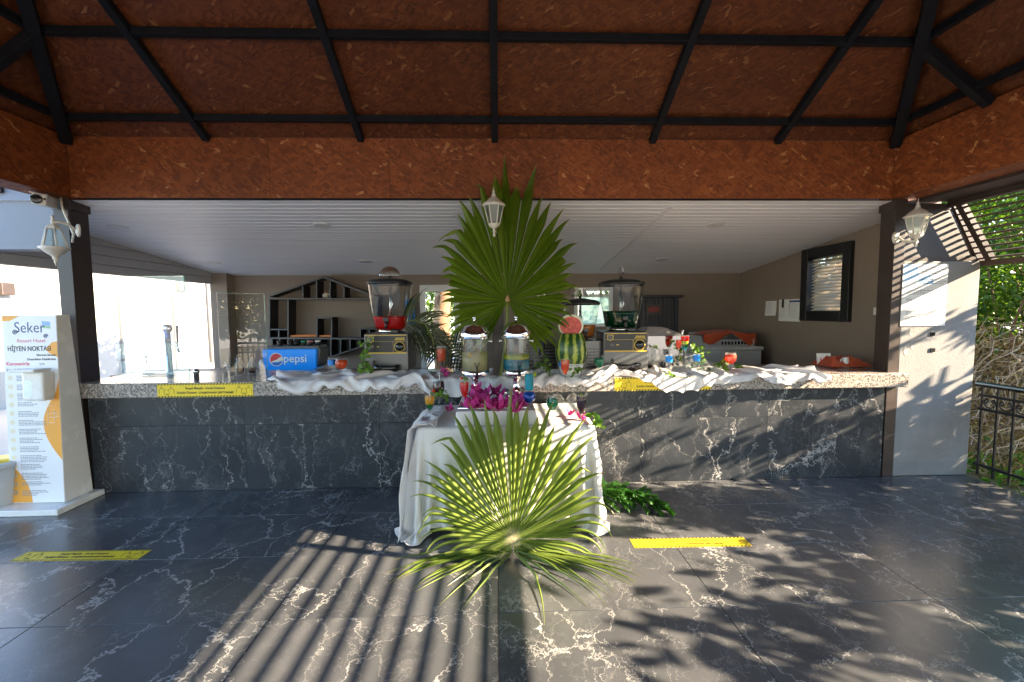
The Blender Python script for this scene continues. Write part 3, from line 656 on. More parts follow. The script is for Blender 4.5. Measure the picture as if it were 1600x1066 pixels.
# ---- floor and counter stickers
def sticker(loc, rot, L, H, lab, grp='yellow social distance stickers'):
    t = thing('sticker', lab, 'sticker', loc, rot, grp)
    MB().box(-L/2, L/2, -H/2, H/2, 0, .0015).build('backing', M['yellow'], t)
    hz = MB(); n = int(L/.026); hh = H*.115
    for y0, y1 in ((-H/2, -H/2+hh), (H/2-hh, H/2)):
        for k in range(n):
            x = -L/2+(k+.5)*L/n; d = L/n*.27; sh_ = .006
            if abs(x)+d+sh_ < L/2: hz.add([(x-d-sh_, y0, .0019), (x+d-sh_, y0, .0019), (x+d+sh_, y1, .0019), (x-d+sh_, y1, .0019)], [(0, 1, 2, 3)])
    stuff(hz.build('hazard_stripes', M['ink'], t))
    text('Sosyal Mesafe - Social Distance', H*.24, TR(0, H*.15, .0018), M['ink'], t, bold=.012, squeeze=.92)
    text('Soziale Distanz - социальная дистанция', H*.24, TR(0, -H*.16, .0018), M['ink'], t, bold=.012, squeeze=.92)
    for sx in (-1, 1):
        pc = MB()
        for q in (-1, 1):
            cx = sx*L*.405+q*.042
            pc.tube([(cx+H*.06*math.cos(a), H*.24+H*.06*math.sin(a), .0018) for a in np.linspace(0, 2*math.pi, 13)], .0012, 4, caps=False)
            pc.tube([(cx-.020, -H*.22, .0018), (cx-.022, H*.06, .0018), (cx-.012, H*.14, .0018), (cx+.012, H*.14, .0018), (cx+.022, H*.06, .0018), (cx+.020, -H*.22, .0018)], .0013, 4)
            pc.tube([(sx*L*.405+q*.018, .012, .0018), (sx*L*.405+q*.006, .004, .0018)], .0013, 4)
        pc.build('pictogram', M['ink'], t)
        text('1.5m', H*.17, TR(sx*L*.405, -H*.27, .0018), M['ink'], t, bold=.01)
    return t
VERT = (math.pi/2, 0, 0)
q = P(321, 612, Y=3.83); sticker((q.x, 3.8305, q.z+.012), VERT, .815, .122, 'yellow social distance sticker on the counter edge left of the white cloth')
q = P(1036, 605, Y=3.83); sticker((q.x, 3.8305, .935), VERT, .88, .122, 'yellow social distance sticker on the counter edge partly under the white cloth')
sticker((-2.775, 2.872, .0008), math.radians(-1.2), .82, .115, 'yellow social distance sticker on the floor at left')
sticker((1.31, 2.84, .0008), math.radians(-1.0), .80, .115, 'yellow social distance sticker on the floor right of the palm leaf')

# ---- hygiene stand
hs_ = thing('hygiene_stand', 'white hand hygiene stand with an orange printed front at the left edge', 'hygiene stand', (-3.58, 3.64, 0))
MB().box(-.50, .06, -.17, .25, 0, .048).build('base_plate', M['whiteg'], hs_, .006)
mb = MB(); vs = []
for x in (-.44, -.012): vs += [(x, -.03, .05), (x, .22, .05), (x, .13, 1.60), (x, .02, 1.60)]
mb.add(vs, [(0, 1, 2, 3), (7, 6, 5, 4), (0, 4, 5, 1), (1, 5, 6, 2), (2, 6, 7, 3), (3, 7, 4, 0)]); mb.build('column', M['whiteg'], hs_, .004, fix=True)
TF = Matrix.Translation((-.226, -.0325, .055)) @ Matrix.Rotation(-math.atan2(.05, 1.55), 4, 'X') @ FRONT     # local x right, y up the front panel, z out
W, HH = .425, 1.54
MB().box(-W/2, W/2, 0, HH, 0, .001, T=TF).build('printed_panel', mat('white print', (.82, .82, .84), .4), hs_)
def flat(poly, m, name, z=.0014): mb = MB(); mb.add([(x, y, z) for x, y in poly], [tuple(range(len(poly)))], T=TF); return mb.build(name, m, hs_)
ys_ = np.linspace(.35, .92, 16); flat([(W/2-.001, .35)]+[(W/2-.001-.155*math.sin(math.pi*min(1, (y-.35)/.57*1.0))**.9*(1 if y < .99 else 0)*(.75+.25*(y-.35)/.57), y) for y in ys_[1:-1]]+[(W/2-.001, 1.02)], M['orange_print'], 'orange_shape')
flat([(-W/2+.001, .002), (-.04, .002), (-.045, .06), (-.07, .15), (-.11, .22), (-.16, .28), (-W/2+.001, .32)], M['orange_print'], 'orange_shape')
flat([(-W/2+.001, HH-.001), (-W/2+.001, HH-.045), (-.15, HH-.042), (-.11, HH-.02), (-.07, HH-.001)], M['orange_print'], 'orange_shape')
flat([(W/2-.001, 1.20), (W/2-.001, 1.33), (.17, 1.32), (.14, 1.29), (.12, 1.265), (.15, 1.23)], M['orange_print'], 'orange_shape')
flat([(.10, 1.455), (.165, 1.45), (.165, 1.49), (.10, 1.495)], M['ink_blue'], 'logo'); flat([(.10, 1.44), (.165, 1.432), (.165, 1.449), (.10, 1.454)], M['green_ink'], 'logo')
def tx(s_, x, y, size, m, bold=0, align='CENTER', sq=1): text(s_, size, TF @ TR(x, y, .0017), M[m], hs_, bold=bold, align=align, squeeze=sq, extrude=.0003)
tx('Seker', .0, 1.44, .125, 'navy_ink', -.004, sq=.85)
for cx, cy, r0 in ((-.115, 1.405, .022), (.125, 1.372, .018)):
    MB().tube([(cx+r0*(1-k/26)*math.cos(k*.5), cy+r0*(1-k/26)*math.sin(k*.5), .0017) for k in range(24)], .003, 4, T=TF).build('flourish', M['navy_ink'], hs_)
tx('Resort Hotel', .01, 1.335, .042, 'red_ink', -.006)
tx('HİJYEN NOKTASI', -.008, 1.27, .055, 'ink', .018, sq=.80)
tx('Ellerinizi Burada', .198, 1.218, .026, 'ink', .015, 'RIGHT', .9); tx('Dezenfekte Edebilirsiniz', .198, 1.184, .026, 'ink', .015, 'RIGHT', .9)
tx('Koronavirüs', -.195, 1.148, .040, 'red_ink', .02, 'LEFT', .92); tx('için', .065, 1.148, .034, 'grey_ink', 0, 'LEFT', .9); tx('Nasıl Korunurum?', -.195, 1.095, .040, 'grey_ink', .012, 'LEFT', .92)
gk = MB(); yy = 1.055
for k in range(14):
    y = 1.045-k*.073
    flat([(-.17+.021*math.cos(a), y-.012+.021*math.sin(a)) for a in np.linspace(0, 2*math.pi, 17)[:-1]], M['sand'], 'icon')
    for r in range(random.choice((3, 4, 4, 5))):
        x = -.12; xe = -.12+random.uniform(.10, .22)*(1 if k > 4 else .8)
        while x < xe:
            w_ = random.uniform(.008, .024); gk.add([(x, y-r*.0125, .0016), (x+w_, y-r*.0125, .0016), (x+w_, y-r*.0125+.006, .0016), (x, y-r*.0125+.006, .0016)], [(0, 1, 2, 3)], T=TF); x += w_+.004
stuff(gk.build('small_print', M['grey_ink'], hs_))
hd = MB(); 
hd.tube([(.115, .66, .0017), (.115, .76, .0017), (.165, .76, .0017), (.165, .66, .0017), (.115, .66, .0017)], .0018, 4, T=TF); hd.tube([(.12, .775, .0017), (.12, .80, .0017), (.16, .805, .0017)], .0018, 4, T=TF)
hd.tube([(.13, .73, .0017), (.155, .745, .0017), (.185, .73, .0017), (.205, .735, .0017)], .0018, 4, T=TF); hd.tube([(.13, .71, .0017), (.16, .70, .0017), (.19, .715, .0017), (.205, .715, .0017)], .0018, 4, T=TF)
hd.build('hand_symbol', mat('white ink', (.85, .85, .85), .5), hs_)
dsp = MB().box(.02, .185, .855, 1.09, .001, .10, T=TF).build('dispenser', M['whiteg'], hs_, .016)
MB().box(.0, .19, 1.092, 1.115, .03, .17, T=TF).build('lever', M['whiteg'], dsp, .006); MB().box(.035, .10, .89, 1.02, .1003, .102, T=TF).build('window_strip', M['acrylic'], dsp)
bkt = thing('bucket', 'grey plastic bucket with a yellow topped lid beside the hygiene stand', 'bucket', (-4.16, 3.62, 0))
MB().lathe([(.15, 0), (.19, .36)], 28).build('shell', M['bucket'], bkt); MB().lathe([(.197, .362), (.2, .40), (.19, .405), (.0002, .405)], 28).build('lid', M['bucket'], bkt); MB().lathe([(.16, .406), (.16, .41), (.0002, .41)], 24).build('lid_label', M['yellow'], bkt)

# ---- poster
q = P(1444, 458, Y=3.91); pw, ph = .43, .57
po = thing('poster', 'white notice with blue print on the wall under the striped shadows', 'poster', (q.x, D-.002, q.z-.02), VERT)
MB().box(-pw/2, pw/2, -ph/2, ph/2, 0, .003).build('sheet', M['paper'], po)
mb = MB(); mb.add([(-.21, .13, .0034), (-.09, .13, .0034), (-.06, .2, .0034), (-.09, .28, .0034), (-.21, .28, .0034)], [(0, 1, 2, 3, 4)]); mb.add([(-.06, .10, .0034), (.09, .10, .0034), (.075, .17, .0034), (.0, .19, .0034), (-.06, .16, .0034)], [(0, 1, 2, 3, 4)]); mb.build('blue_shape', M['ink_blue'], po)
gk = MB()
for r, y in enumerate(list(np.arange(.25, .10, -.018))+list(np.arange(.04, -.26, -.016))):
    if r in (4, 5, 12, 13, 20): continue
    x = -.04 if y > .1 else -.17; xe = random.uniform(.12, .19) if y > .1 else random.uniform(.0, .18)
    while x < xe: w_ = random.uniform(.01, .035); gk.add([(x, y, .0034), (x+w_, y, .0034), (x+w_, y+.007, .0034), (x, y+.007, .0034)], [(0, 1, 2, 3)]); x += w_+.005
stuff(gk.build('small_print', M['grey_ink'], po))

# ---- papers, switch, card on the right wall
for px, py, w_, h_, lab, bar_ in ((1205, 482, .26, .22, 'creased white paper on the taupe wall, leftmost of three', 0), (1225, 485, .22, .31, 'white paper held by a clip on the taupe wall, middle of three', 1), (1243, 485, .24, .31, 'white paper with a blue heading on the taupe wall, nearest the black window', 2)):
    q = P(px, py, X=XW-.004); t = thing('paper_sheet', lab, 'paper', q, (math.pi/2, 0, -math.pi/2), 'papers pinned on the right wall of the bar')
    MB().grid(lambda u, v: ((u-.5)*w_, (v-.5)*h_, .004+.008*fbm(u*3+px, v*3)**2+(.012*(1-v)**3 if bar_ != 1 else 0)), 8, 8).build('sheet', M['paper'], t)
    gk = MB()
    for r in range(11):
        y = h_*(.36-.07*r); gk.add([(-w_*.4, y, .016), (w_*random.uniform(.1, .4), y, .016), (w_*.1, y+.006, .016), (-w_*.4, y+.006, .016)], [(0, 1, 2, 3)])
    stuff(gk.build('print_lines', mat('faint print', (.55, .55, .57), .7), t))
    if bar_ == 2: MB().box(-w_*.42, w_*.42, h_*.36, h_*.44, .016, .0165).build('heading', M['navy_ink'], t)
    if bar_ == 1: MB().box(-.012, .012, h_*.12, h_*.5, .012, .03).build('clip', M['black'], t, .003)
q = P(1371, 478, X=XW); sw = thing('wall_switch', 'small white wall switch beside the right post', 'switch', (XW-.002, 4.56, 1.55))
MB().box(-.012, 0, -.04, .04, -.02, .06).build('plate', M['pvc'], sw, .004); MB().box(-.016, -.0125, -.015, .015, 0, .045).build('rocker', M['pvc'], sw, .002)

# ---- back room furniture
BW = 6.96
su = thing('shelf_unit', 'black house shaped shelf unit with a pitched top on the back wall', 'shelf unit', (0, 0, 0))
def sp(px, py): q = P(px, py, Y=BW); return q.x, q.z
def plank(a, b, th=.02, name='plank'):
    (x0, z0), (x1, z1) = sp(*a), sp(*b); d = Vector((x1-x0, 0, z1-z0)); n = Vector((-d.z, 0, d.x)).normalized()*th/2
    mb = MB(); mb.prism([(x0-n.x, z0-n.z), (x1-n.x, z1-n.z), (x1+n.x, z1+n.z), (x0+n.x, z0+n.z)], BW, YB-.003, 0)
    o = mb.build(name, M['shelf'], su, fix=True)
    mb = MB(); mb.prism([(x0-n.x, z0-n.z), (x1-n.x, z1-n.z), (x1+n.x, z1+n.z), (x0+n.x, z0+n.z)], BW-.003, BW-.0003, 0); mb.build('edge_strip', M['edge'], o, fix=True)
plank((420, 463), (504.4, 433), .03); plank((505, 433), (592, 466), .03); plank((420, 467), (592, 467), .022); plank((420, 528.5), (590, 529.5), .026)
for x, y in ((473, 447), (494.6, 439), (515.6, 439), (537.4, 448)): plank((x, 466), (x, y))
plank((450, 467.6), (450, 528)); plank((420, 515), (450, 515)); plank((435.5, 515.5), (435.5, 528)); plank((421, 468), (421, 528))
plank((494.6, 497), (519, 497)); plank((495, 497), (495, 528)); plank((518, 497), (518, 528))
plank((562.5, 514), (590, 514)); plank((563, 514), (563, 529)); plank((577, 514), (577, 529)); plank((589, 468), (589, 529))
for x, y in ((425, 543), (437, 546), (450, 549), (466, 552), (481, 555), (500, 556), (517, 556), (532, 551), (547, 546), (562, 541), (577, 536)): plank((x, 530), (x, y))
plank((420, 541), (515, 558)); plank((516, 558), (590, 533))
def on_shelf(px, py): x, z = sp(px, py); return (x, 7.08, z)
for k, (px, w_, h_, m, lab) in enumerate(((502, .03, .06, 'whiteg', 'small pale jar on the top shelf, left of the tall pot'), (505.6, .036, .10, 'sand', 'tall cream pot on the top shelf of the black shelf unit'), (511, .03, .055, 'steelbox', 'small grey pot on the top shelf, right of the tall pot'))):
    t = thing('pot', lab, 'pot', on_shelf(px, 465.2), group='pots on the top shelf'); MB().lathe([(w_*.8, 0), (w_, .02), (w_, h_*.8)], 14).build('body', M[m], t); MB().lathe([(w_*1.05, h_*.8), (w_*1.05, h_), (.0002, h_)], 14).build('lid', M['wood' if k == 1 else 'pvc'], t)
for px0, px1, lab in ((452.5, 494, 'long orange tray lying on the middle shelf of the black unit'), (498, 516.5, 'short orange tray inside the small square cubby')):
    x0, z0 = sp(px0, 526.8); x1, _ = sp(px1, 526.8); t = thing('tray', lab, 'tray', ((x0+x1)/2, 7.08, z0), group='orange trays on the shelf'); w_ = (x1-x0)/2
    MB().box(-w_, w_, -.09, .09, 0, .006).build('tray_base', M['orange'], t); MB().box(-w_, w_, -.095, -.09, 0, .028).box(-w_, w_, .09, .095, 0, .028).box(-w_-.004, -w_, -.09, .09, 0, .028).box(w_, w_+.004, -.09, .09, 0, .028).build('rim', M['orange'], t)
# fountain with the blue panel
q = P(461, 590, Y=5.15); pz = P(461, 545, Y=5.15).z; zb_ = P(461, 579, Y=5.15).z; k_ = mpp(q)
M['lit_blue'] = mat('lit blue panel', (.0, .2, .7), .3, Emission_Color=(.0, .22, .85, 1), Emission_Strength=.05)
pf = thing('drink_fountain', 'blue lit soft drink fountain head on the work counter', 'drink fountain', (q.x, 5.15, 0))
w_ = 41.5*k_; hh = pz-zb_
mb = MB(); mb.prism([(-w_, pz), (-w_*.96, pz-hh*.85), (-w_*.5, zb_-.012), (w_*.5, zb_-.012), (w_*.9, pz-hh*.85), (w_*.94, pz)], -.1, .2); mb.build('head', M['lit_blue'], pf, .004, fix=True)
mb = MB(); mb.prism([(w_*.945, pz), (w_*.905, pz-hh*.85), (w_*.98, pz-hh*.7), (w_*1.06, pz+.0)], -.06, .2); mb.build('side_cheek', M['edge'], pf, fix=True)
MB().box(-w_, w_*1.0, -.06, .2, pz+.001, pz+.035).build('top', M['edge'], pf, .004)
MB().box(-w_*.38, w_*.28, -.02, .2, .85, zb_-.014).build('column', M['blue'], pf, .006)
text('pepsi', hh*.5, TR(w_*.18, -.101, pz-hh*.42) @ FRONT, mat('white lettering', (.85, .85, .87), .4), pf, bold=.012)
lr, lx, lz = hh*.27, -w_*.5, pz-hh*.45
for nm, ylo, yhi, m in (('emblem', -1.15, 1.15, mat('white emblem', (.85, .85, .87), .4)),):
    mb = MB(); mb.add([(lx+lr*1.12*math.cos(a), -.1012, lz+lr*1.12*math.sin(a)) for a in np.linspace(0, 2*math.pi, 29)[:-1]], [tuple(range(28))]); mb.build(nm, m, pf)
up = [(lx+lr*math.cos(a), -.1018, lz+lr*math.sin(a)) for a in np.linspace(math.radians(28), math.radians(205), 16)]+[(lx-lr*.45, -.1018, lz-lr*.18), (lx+lr*.1, -.1018, lz+lr*.0), (lx+lr*.5, -.1018, lz+lr*.32)]
mb = MB(); mb.add(up, [tuple(range(len(up)))]); mb.build('emblem_red', mat('emblem red', (.75, .06, .07), .4), pf)
dn = [(lx+lr*math.cos(a), -.1018, lz+lr*math.sin(a)) for a in np.linspace(math.radians(212), math.radians(350), 14)]+[(lx+lr*.35, -.1018, lz-lr*.42), (lx-lr*.3, -.1018, lz-lr*.45)]
mb = MB(); mb.add(dn, [tuple(range(len(dn)))]); mb.build('emblem_blue', M['blue'], pf)
for px, m, lab in ((438, 'black', 'black lid on the drink fountain, leftmost'), (454, 'black', 'black tub beside the tall black tub on the fountain'), (463, 'black', 'tallest black tub on the drink fountain'), (475, 'teal', 'green lidded tub on the drink fountain'), (485, 'pinkish', 'pink lidded tub on the drink fountain'), (497, 'paper', 'white topped black tub at the right end of the fountain')):
    x = P(px, 540, Y=5.2).x-q.x; t = thing('tub', lab, 'tub', (q.x+x, 5.2, pz+.035), group='tubs on top of the drink fountain'); h_ = .075 if px == 463 else .055
    MB().lathe([(.026, 0), (.03, h_*.7)], 14).build('cup', M['black'], t); MB().lathe([(.033, h_*.7), (.033, h_), (.0002, h_)], 14).build('lid', {'teal': mat('green lid', (.03, .3, .18), .4), 'pinkish': mat('pink lid', (.6, .25, .25), .4)}.get(m) or M[m], t)
# work counter along the left, beer tap, griddle
wc = thing('work_counter', 'dark work counter behind the bar at the left', 'work counter', (0, 0, 0))
MB().box(-4.4, -1.0, 4.85, 5.6, -.15, .84).build('cabinet', M['black'], wc); MB().box(-4.42, -1.0, 4.8, 5.62, .84, .88).build('worktop', M['edge'], wc, .004)
MB().box(-4.25, -2.75, 4.85, 5.4, .885, .93).build('ice_cover', M['brown'], wc, .006)
q = P(265, 575, Y=4.75); bt = thing('beer_tap', 'chrome beer tap tower with a black handle behind the clear screen', 'beer tap', (q.x, 4.75, .88))
zt = P(265, 507, Y=4.75).z-.88
MB().lathe([(.05, 0), (.05, .02), (.032, .05), (.03, zt*.75)], 20).build('tower', M['chrome'], bt); MB().lathe([(.0002, -.02), (.045, -.02), (.045, .02), (.0002, .02)], 24, T=TR(0, 0, zt*.93) @ Matrix.Rotation(math.pi/2, 4, 'X')).build('badge', M['brushed'], bt)
MB().box(-.016, .016, -.03, .03, zt*.75, zt*.88).build('neck', M['blue'], bt, .004); MB().tube([(0, 0, zt*.66), (.08, -.01, zt*.66), (.10, -.012, zt*.66), (.12, -.012, zt*.5)], .012, 10).build('spout', M['chrome'], bt); MB().tube([(.11, -.012, zt*.67), (.112, -.012, zt*.78), (.113, -.012, zt*.98)], [.008, .011, .013], 10).build('handle', M['black'], bt)
q = at(303, 592, 1.0); bl = thing('bell', 'small chrome tap fitting at the edge of the clear screen', 'fitting', (q.x, 4.1, 1.0)); MB().lathe([(.022, 0), (.022, .05), (.027, .052), (.027, .07), (.012, .09), (.0002, .09)], 16).build('body', M['chrome'], bl)
bw = thing('cable_coil', 'white cable coil lying on the counter by the left post', 'cable', (-3.35, 4.35, 1.004)); MB().tube([(.16*math.cos(a)*(1+.05*math.sin(a*1.7)), .05*math.sin(a), .006+.004*k/40) for k, a in enumerate(np.linspace(0, 11, 40))], .004, 6).build('cord', M['pvc'], bw)
# freezer, crate, towels
fz = thing('chest_freezer', 'grey white chest freezer at the back of the bar on the right', 'freezer', (0, 0, 0))
MB().box(2.35, 3.93, 6.3, 7.1, -.1, .99).build('cabinet', M['pvc'], fz, .01); MB().box(2.33, 3.95, 6.28, 7.1, .993, 1.045).build('lid', M['whiteg'], fz, .01)
cr = thing('crate', 'grey plastic crate with holes on the chest freezer', 'crate', (3.45, 6.5, 1.046))
MB().box(-.40, .40, -.14, -.13, 0, .11).build('front_panel', M['siding'], cr); MB().box(-.40, -.39, -.13, .3, 0, .16).build('side_panel', M['siding'], cr); MB().box(.39, .40, -.13, .3, 0, .16).build('side_panel', M['siding'], cr); MB().box(-.4, .4, .3, .31, 0, .2).build('back_panel', M['siding'], cr)
ho = MB()
for k in range(9): ho.box(-.1+k*.05, -.072+k*.05, -.142, -.1405, .03, .075)
ho.box(-.33, -.25, -.142, -.1405, .05, .085); stuff(ho.build('holes', M['blackg'], cr))
def tfn(u, v):
    x = (u-.5)*.80; y = (v-.35)*.5; z = .17+.05*fbm(u*3+2, v*2)+.06*math.sin(u*3.1)
    if v < .35: z -= ((.35-v)/.35)**1.5*(.11+.05*math.sin(u*9)); y = -.15-.012*math.sin(u*11)+.3*max(0, v-.28)
    return (x, y, z)
tag(MB().grid(tfn, 40, 24).build('towel', M['towel'], None, loc=(3.47, 6.5, 1.05)), 'orange towel spread over the grey crate', 'towel')
q = at(1337, 574, 1.0)
def t2(u, v):
    r = 1-max(abs(u-.5), abs(v-.5))*2; return ((u-.5)*.46, (v-.5)*.3, .008+.10*min(1, r*2.4)*(.8+.5*fbm(u*4, v*4)))
tag(MB().grid(t2, 30, 20).build('towel', M['towel'], None, loc=(q.x-.06, q.y+.12, 1.0)), 'folded orange cloth heap on the counter next to the right post', 'towel')
q = at(1339, 560, 1.0); cd_ = thing('card', 'small white card with red print standing behind the orange cloth', 'card', (3.45, 4.45, 1.06), (math.radians(80), 0, math.radians(-8)))
MB().box(-.07, .07, -.05, .07, 0, .003).build('sheet', M['paper'], cd_)
mb = MB()
for x in (-.03, 0, .03): mb.box(x-.006, x+.006, -.015, .02, .0032, .0036)
mb.build('red_marks', M['red_ink'], cd_)
jg = thing('jug', 'small white jug beside the orange cloth at the right post', 'jug', (3.58, 4.32, 1.0), scale=.6); MB().lathe([(.05, 0), (.06, .05), (.045, .12), (.04, .16), (.045, .17)], 16).build('body', M['pvc'], jg); MB().tube([(-.05, 0, .05), (-.085, 0, .08), (-.08, 0, .13), (-.043, 0, .15)], .008, 6).build('handle', M['pvc'], jg)
# cabinet and barrel on the back wall
x0, x1 = 2.33, 2.92; kb = thing('wall_cabinet', 'dark navy cabinet with a cornice on the back wall behind the barrel', 'cabinet', (0, 0, 0))
for k in range(8): MB().box(x0+.02+k*.07, x0+.087+k*.07, 7.0, 7.02, 1.0, 1.78).build('plank', M['navy'], kb, .003)
MB().box(x0, x1, 7.021, 7.2, .9, 1.8).build('body', M['navy'], kb); MB().box(x0-.05, x1+.09, 6.93, 7.2, 1.801, 1.84).build('cornice', M['navy'], kb, .008); MB().box(x1-.03, x1+.03, 6.97, 7.02, .9, 1.80).build('side_post', M['navy'], kb, .008)
MB().box(2.42, 2.68, 6.985, 6.998, 1.52, 1.70).build('sign_panel', M['brown'], kb, .004); mb = MB(); mb.add([(2.545+.10*math.cos(a), 6.983, 1.61+.045*math.sin(a)) for a in np.linspace(0, 2*math.pi, 25)[:-1]], [tuple(range(24))]); mb.build('red_oval', mat('dull red', (.25, .03, .03), .5), kb)
br = thing('barrel', 'wooden barrel end lying in front of the navy cabinet', 'barrel', (2.43, 6.7, 1.09), (math.pi/2, 0, 0))
for k in range(18):
    a0, a1 = 2*math.pi*k/18, 2*math.pi*(k+.95)/18; mb = MB(); vs = []
    for z in (0, -.25, -.5):
        r = .19 if z != -.25 else .215
        for a in (a0, a1): vs += [(r*math.cos(a), r*math.sin(a), z), ((r-.02)*math.cos(a), (r-.02)*math.sin(a), z)]
    mb.add(vs, [(0, 2, 3, 1)]+[(i, i+4, i+6, i+2) for i in (0, 4)]+[(i+1, i+3, i+7, i+5) for i in (0, 4)]); mb.build('stave', M['wood'], br, fix=True)
MB().lathe([(.0002, -.02), (.17, -.02)], 28, caps=False).build('barrel_head', M['wood'], br); MB().lathe([(.192, -.01), (.199, -.01), (.203, -.06), (.196, -.06)], 28, caps=False).build('hoop', M['steel'], br)
# hanging blue cloth by the door
tag(MB().grid(lambda u, v: ((u-.5)*.16, .03*math.sin(u*9)-.01, -v*.40), 16, 8).build('blue_cloth', cloth('blue cloth', (.03, .22, .50), .1), None, loc=(-1.42, 7.12, 1.80)), 'blue cloth hanging left of the back door', 'cloth')
# acrylic screens with feet
def screen(a, b, ztop, lab, slant):
    pa, pb = at(*a, 1.0), at(*b, 1.0); d = pb-pa; L = d.length; t = thing('acrylic_screen', lab, 'screen', pa, math.atan2(d.y, d.x), 'clear screens on the counter'); h_ = ztop-1.0
    MB().box(0, L, -.0025, .0025, .003, h_).build('sheet', M['acrylic'], t)
    MB().box(L-.0035, L+.0005, -.0027, .0027, .003, h_+.0005).box(0, L-.0036, -.0027, .0027, h_+.0006, h_+.003).build('edge', M['aedge'], t)
    for x in (.1*L, .86*L):
        mb = MB(); mb.add([(x-.0025, -.11, .001), (x-.0025, .11, .001), (x-.0025, .09, .10), (x-.0025, .02, .17), (x-.0025, -.02, .17), (x-.0025, -.09, .10)]+[(x+.0025, -.11, .001), (x+.0025, .11, .001), (x+.0025, .09, .10), (x+.0025, .02, .17), (x+.0025, -.02, .17), (x+.0025, -.09, .10)], [(0, 1, 2, 3, 4, 5), (11, 10, 9, 8, 7, 6)]+[(k, (k+1) % 6, 6+(k+1) % 6, 6+k) for k in range(6)]); mb.build('foot', M['acrylic'], t, fix=True)
    return t
screen((186, 598), (297, 597), P(297, 432, Y=3.9).z, 'wide clear acrylic screen at the left end of the counter', 0)
screen((346, 597), (419, 589), P(380, 458, Y=3.93).z, 'narrow clear acrylic screen reflecting sun loungers, beside the drink fountain', 0)
for px, lab in ((375, 'clear syrup bottle with a black cap behind the narrow screen, left one'), (394, 'clear syrup bottle with a black cap behind the narrow screen, right one')):
    q = at(px, 582, 1.0); b = thing('bottle', lab, 'bottle', (q.x, q.y, 1.0), group='bottles behind the narrow screen')
    MB().lathe([(.035, 0), (.04, .02), (.04, .07), (.03, .10), (.014, .13), (.013, .155)], 16, caps=False).build('body', M['glass'], b); MB().lathe([(.033, .003), (.037, .02), (.037, .05)], 14).build('syrup', LIQ['wine'], b); MB().lathe([(.016, .155), (.017, .185), (.0002, .187)], 12).build('cap', M['black'], b)
q = at(362, 585, 1.0); cs = thing('cup_stack', 'stack of clear plastic cups behind the narrow screen', 'cup stack', (q.x, q.y+.03, 1.0))
for k in range(5): MB().lathe([(.03, .001+.024*k), (.036, .08+.024*k), (.0375, .081+.024*k)], 16, caps=False).build('cup', M['bowl'], cs)
# ------------------------------------------------------------------ cloth along the counter
HEM = [(412, 592), (422, 603), (436, 611), (450, 615), (482, 614), (500, 605), (512, 601), (530, 601), (545, 609), (560, 613), (574, 606), (585, 603), (598, 606), (622, 606), (638, 600), (648, 594), (654, 602), (662, 615), (672, 620), (700, 620), (742, 619), (775, 611), (800, 606), (830, 604), (862, 599), (880, 601), (905, 601), (935, 597), (952, 593), (965, 589), (985, 588), (1000, 592), (1015, 597), (1030, 600), (1037, 606), (1040, 618), (1060, 618), (1085, 615), (1108, 607), (1122, 603), (1142, 603), (1162, 598), (1178, 592), (1192, 595), (1210, 600), (1224, 601), (1245, 597), (1262, 593), (1274, 590), (1280, 594), (1288, 598), (1291, 592)]
hx = []; hz_ = []
for a, b in HEM:
    q = P(a, b, Y=3.80); s_ = 3.832-at(a, b, 1.0).y if q.z > 1.0 else 1.0-q.z
    hx.append(q.x); hz_.append(s_ if q.z <= 1.0 else -max(.0, (at(a, b, 1.0).y-3.832)))
def hem_at(x): return float(sum(w2*np.interp(x+o2, hx, hz_) for o2, w2 in ((-.028, .15), (-.014, .22), (0, .26), (.014, .22), (.028, .15))))
def ridged(x, y, z): return (1-abs(noise.noise(Vector((x, y, z))))*2.2)
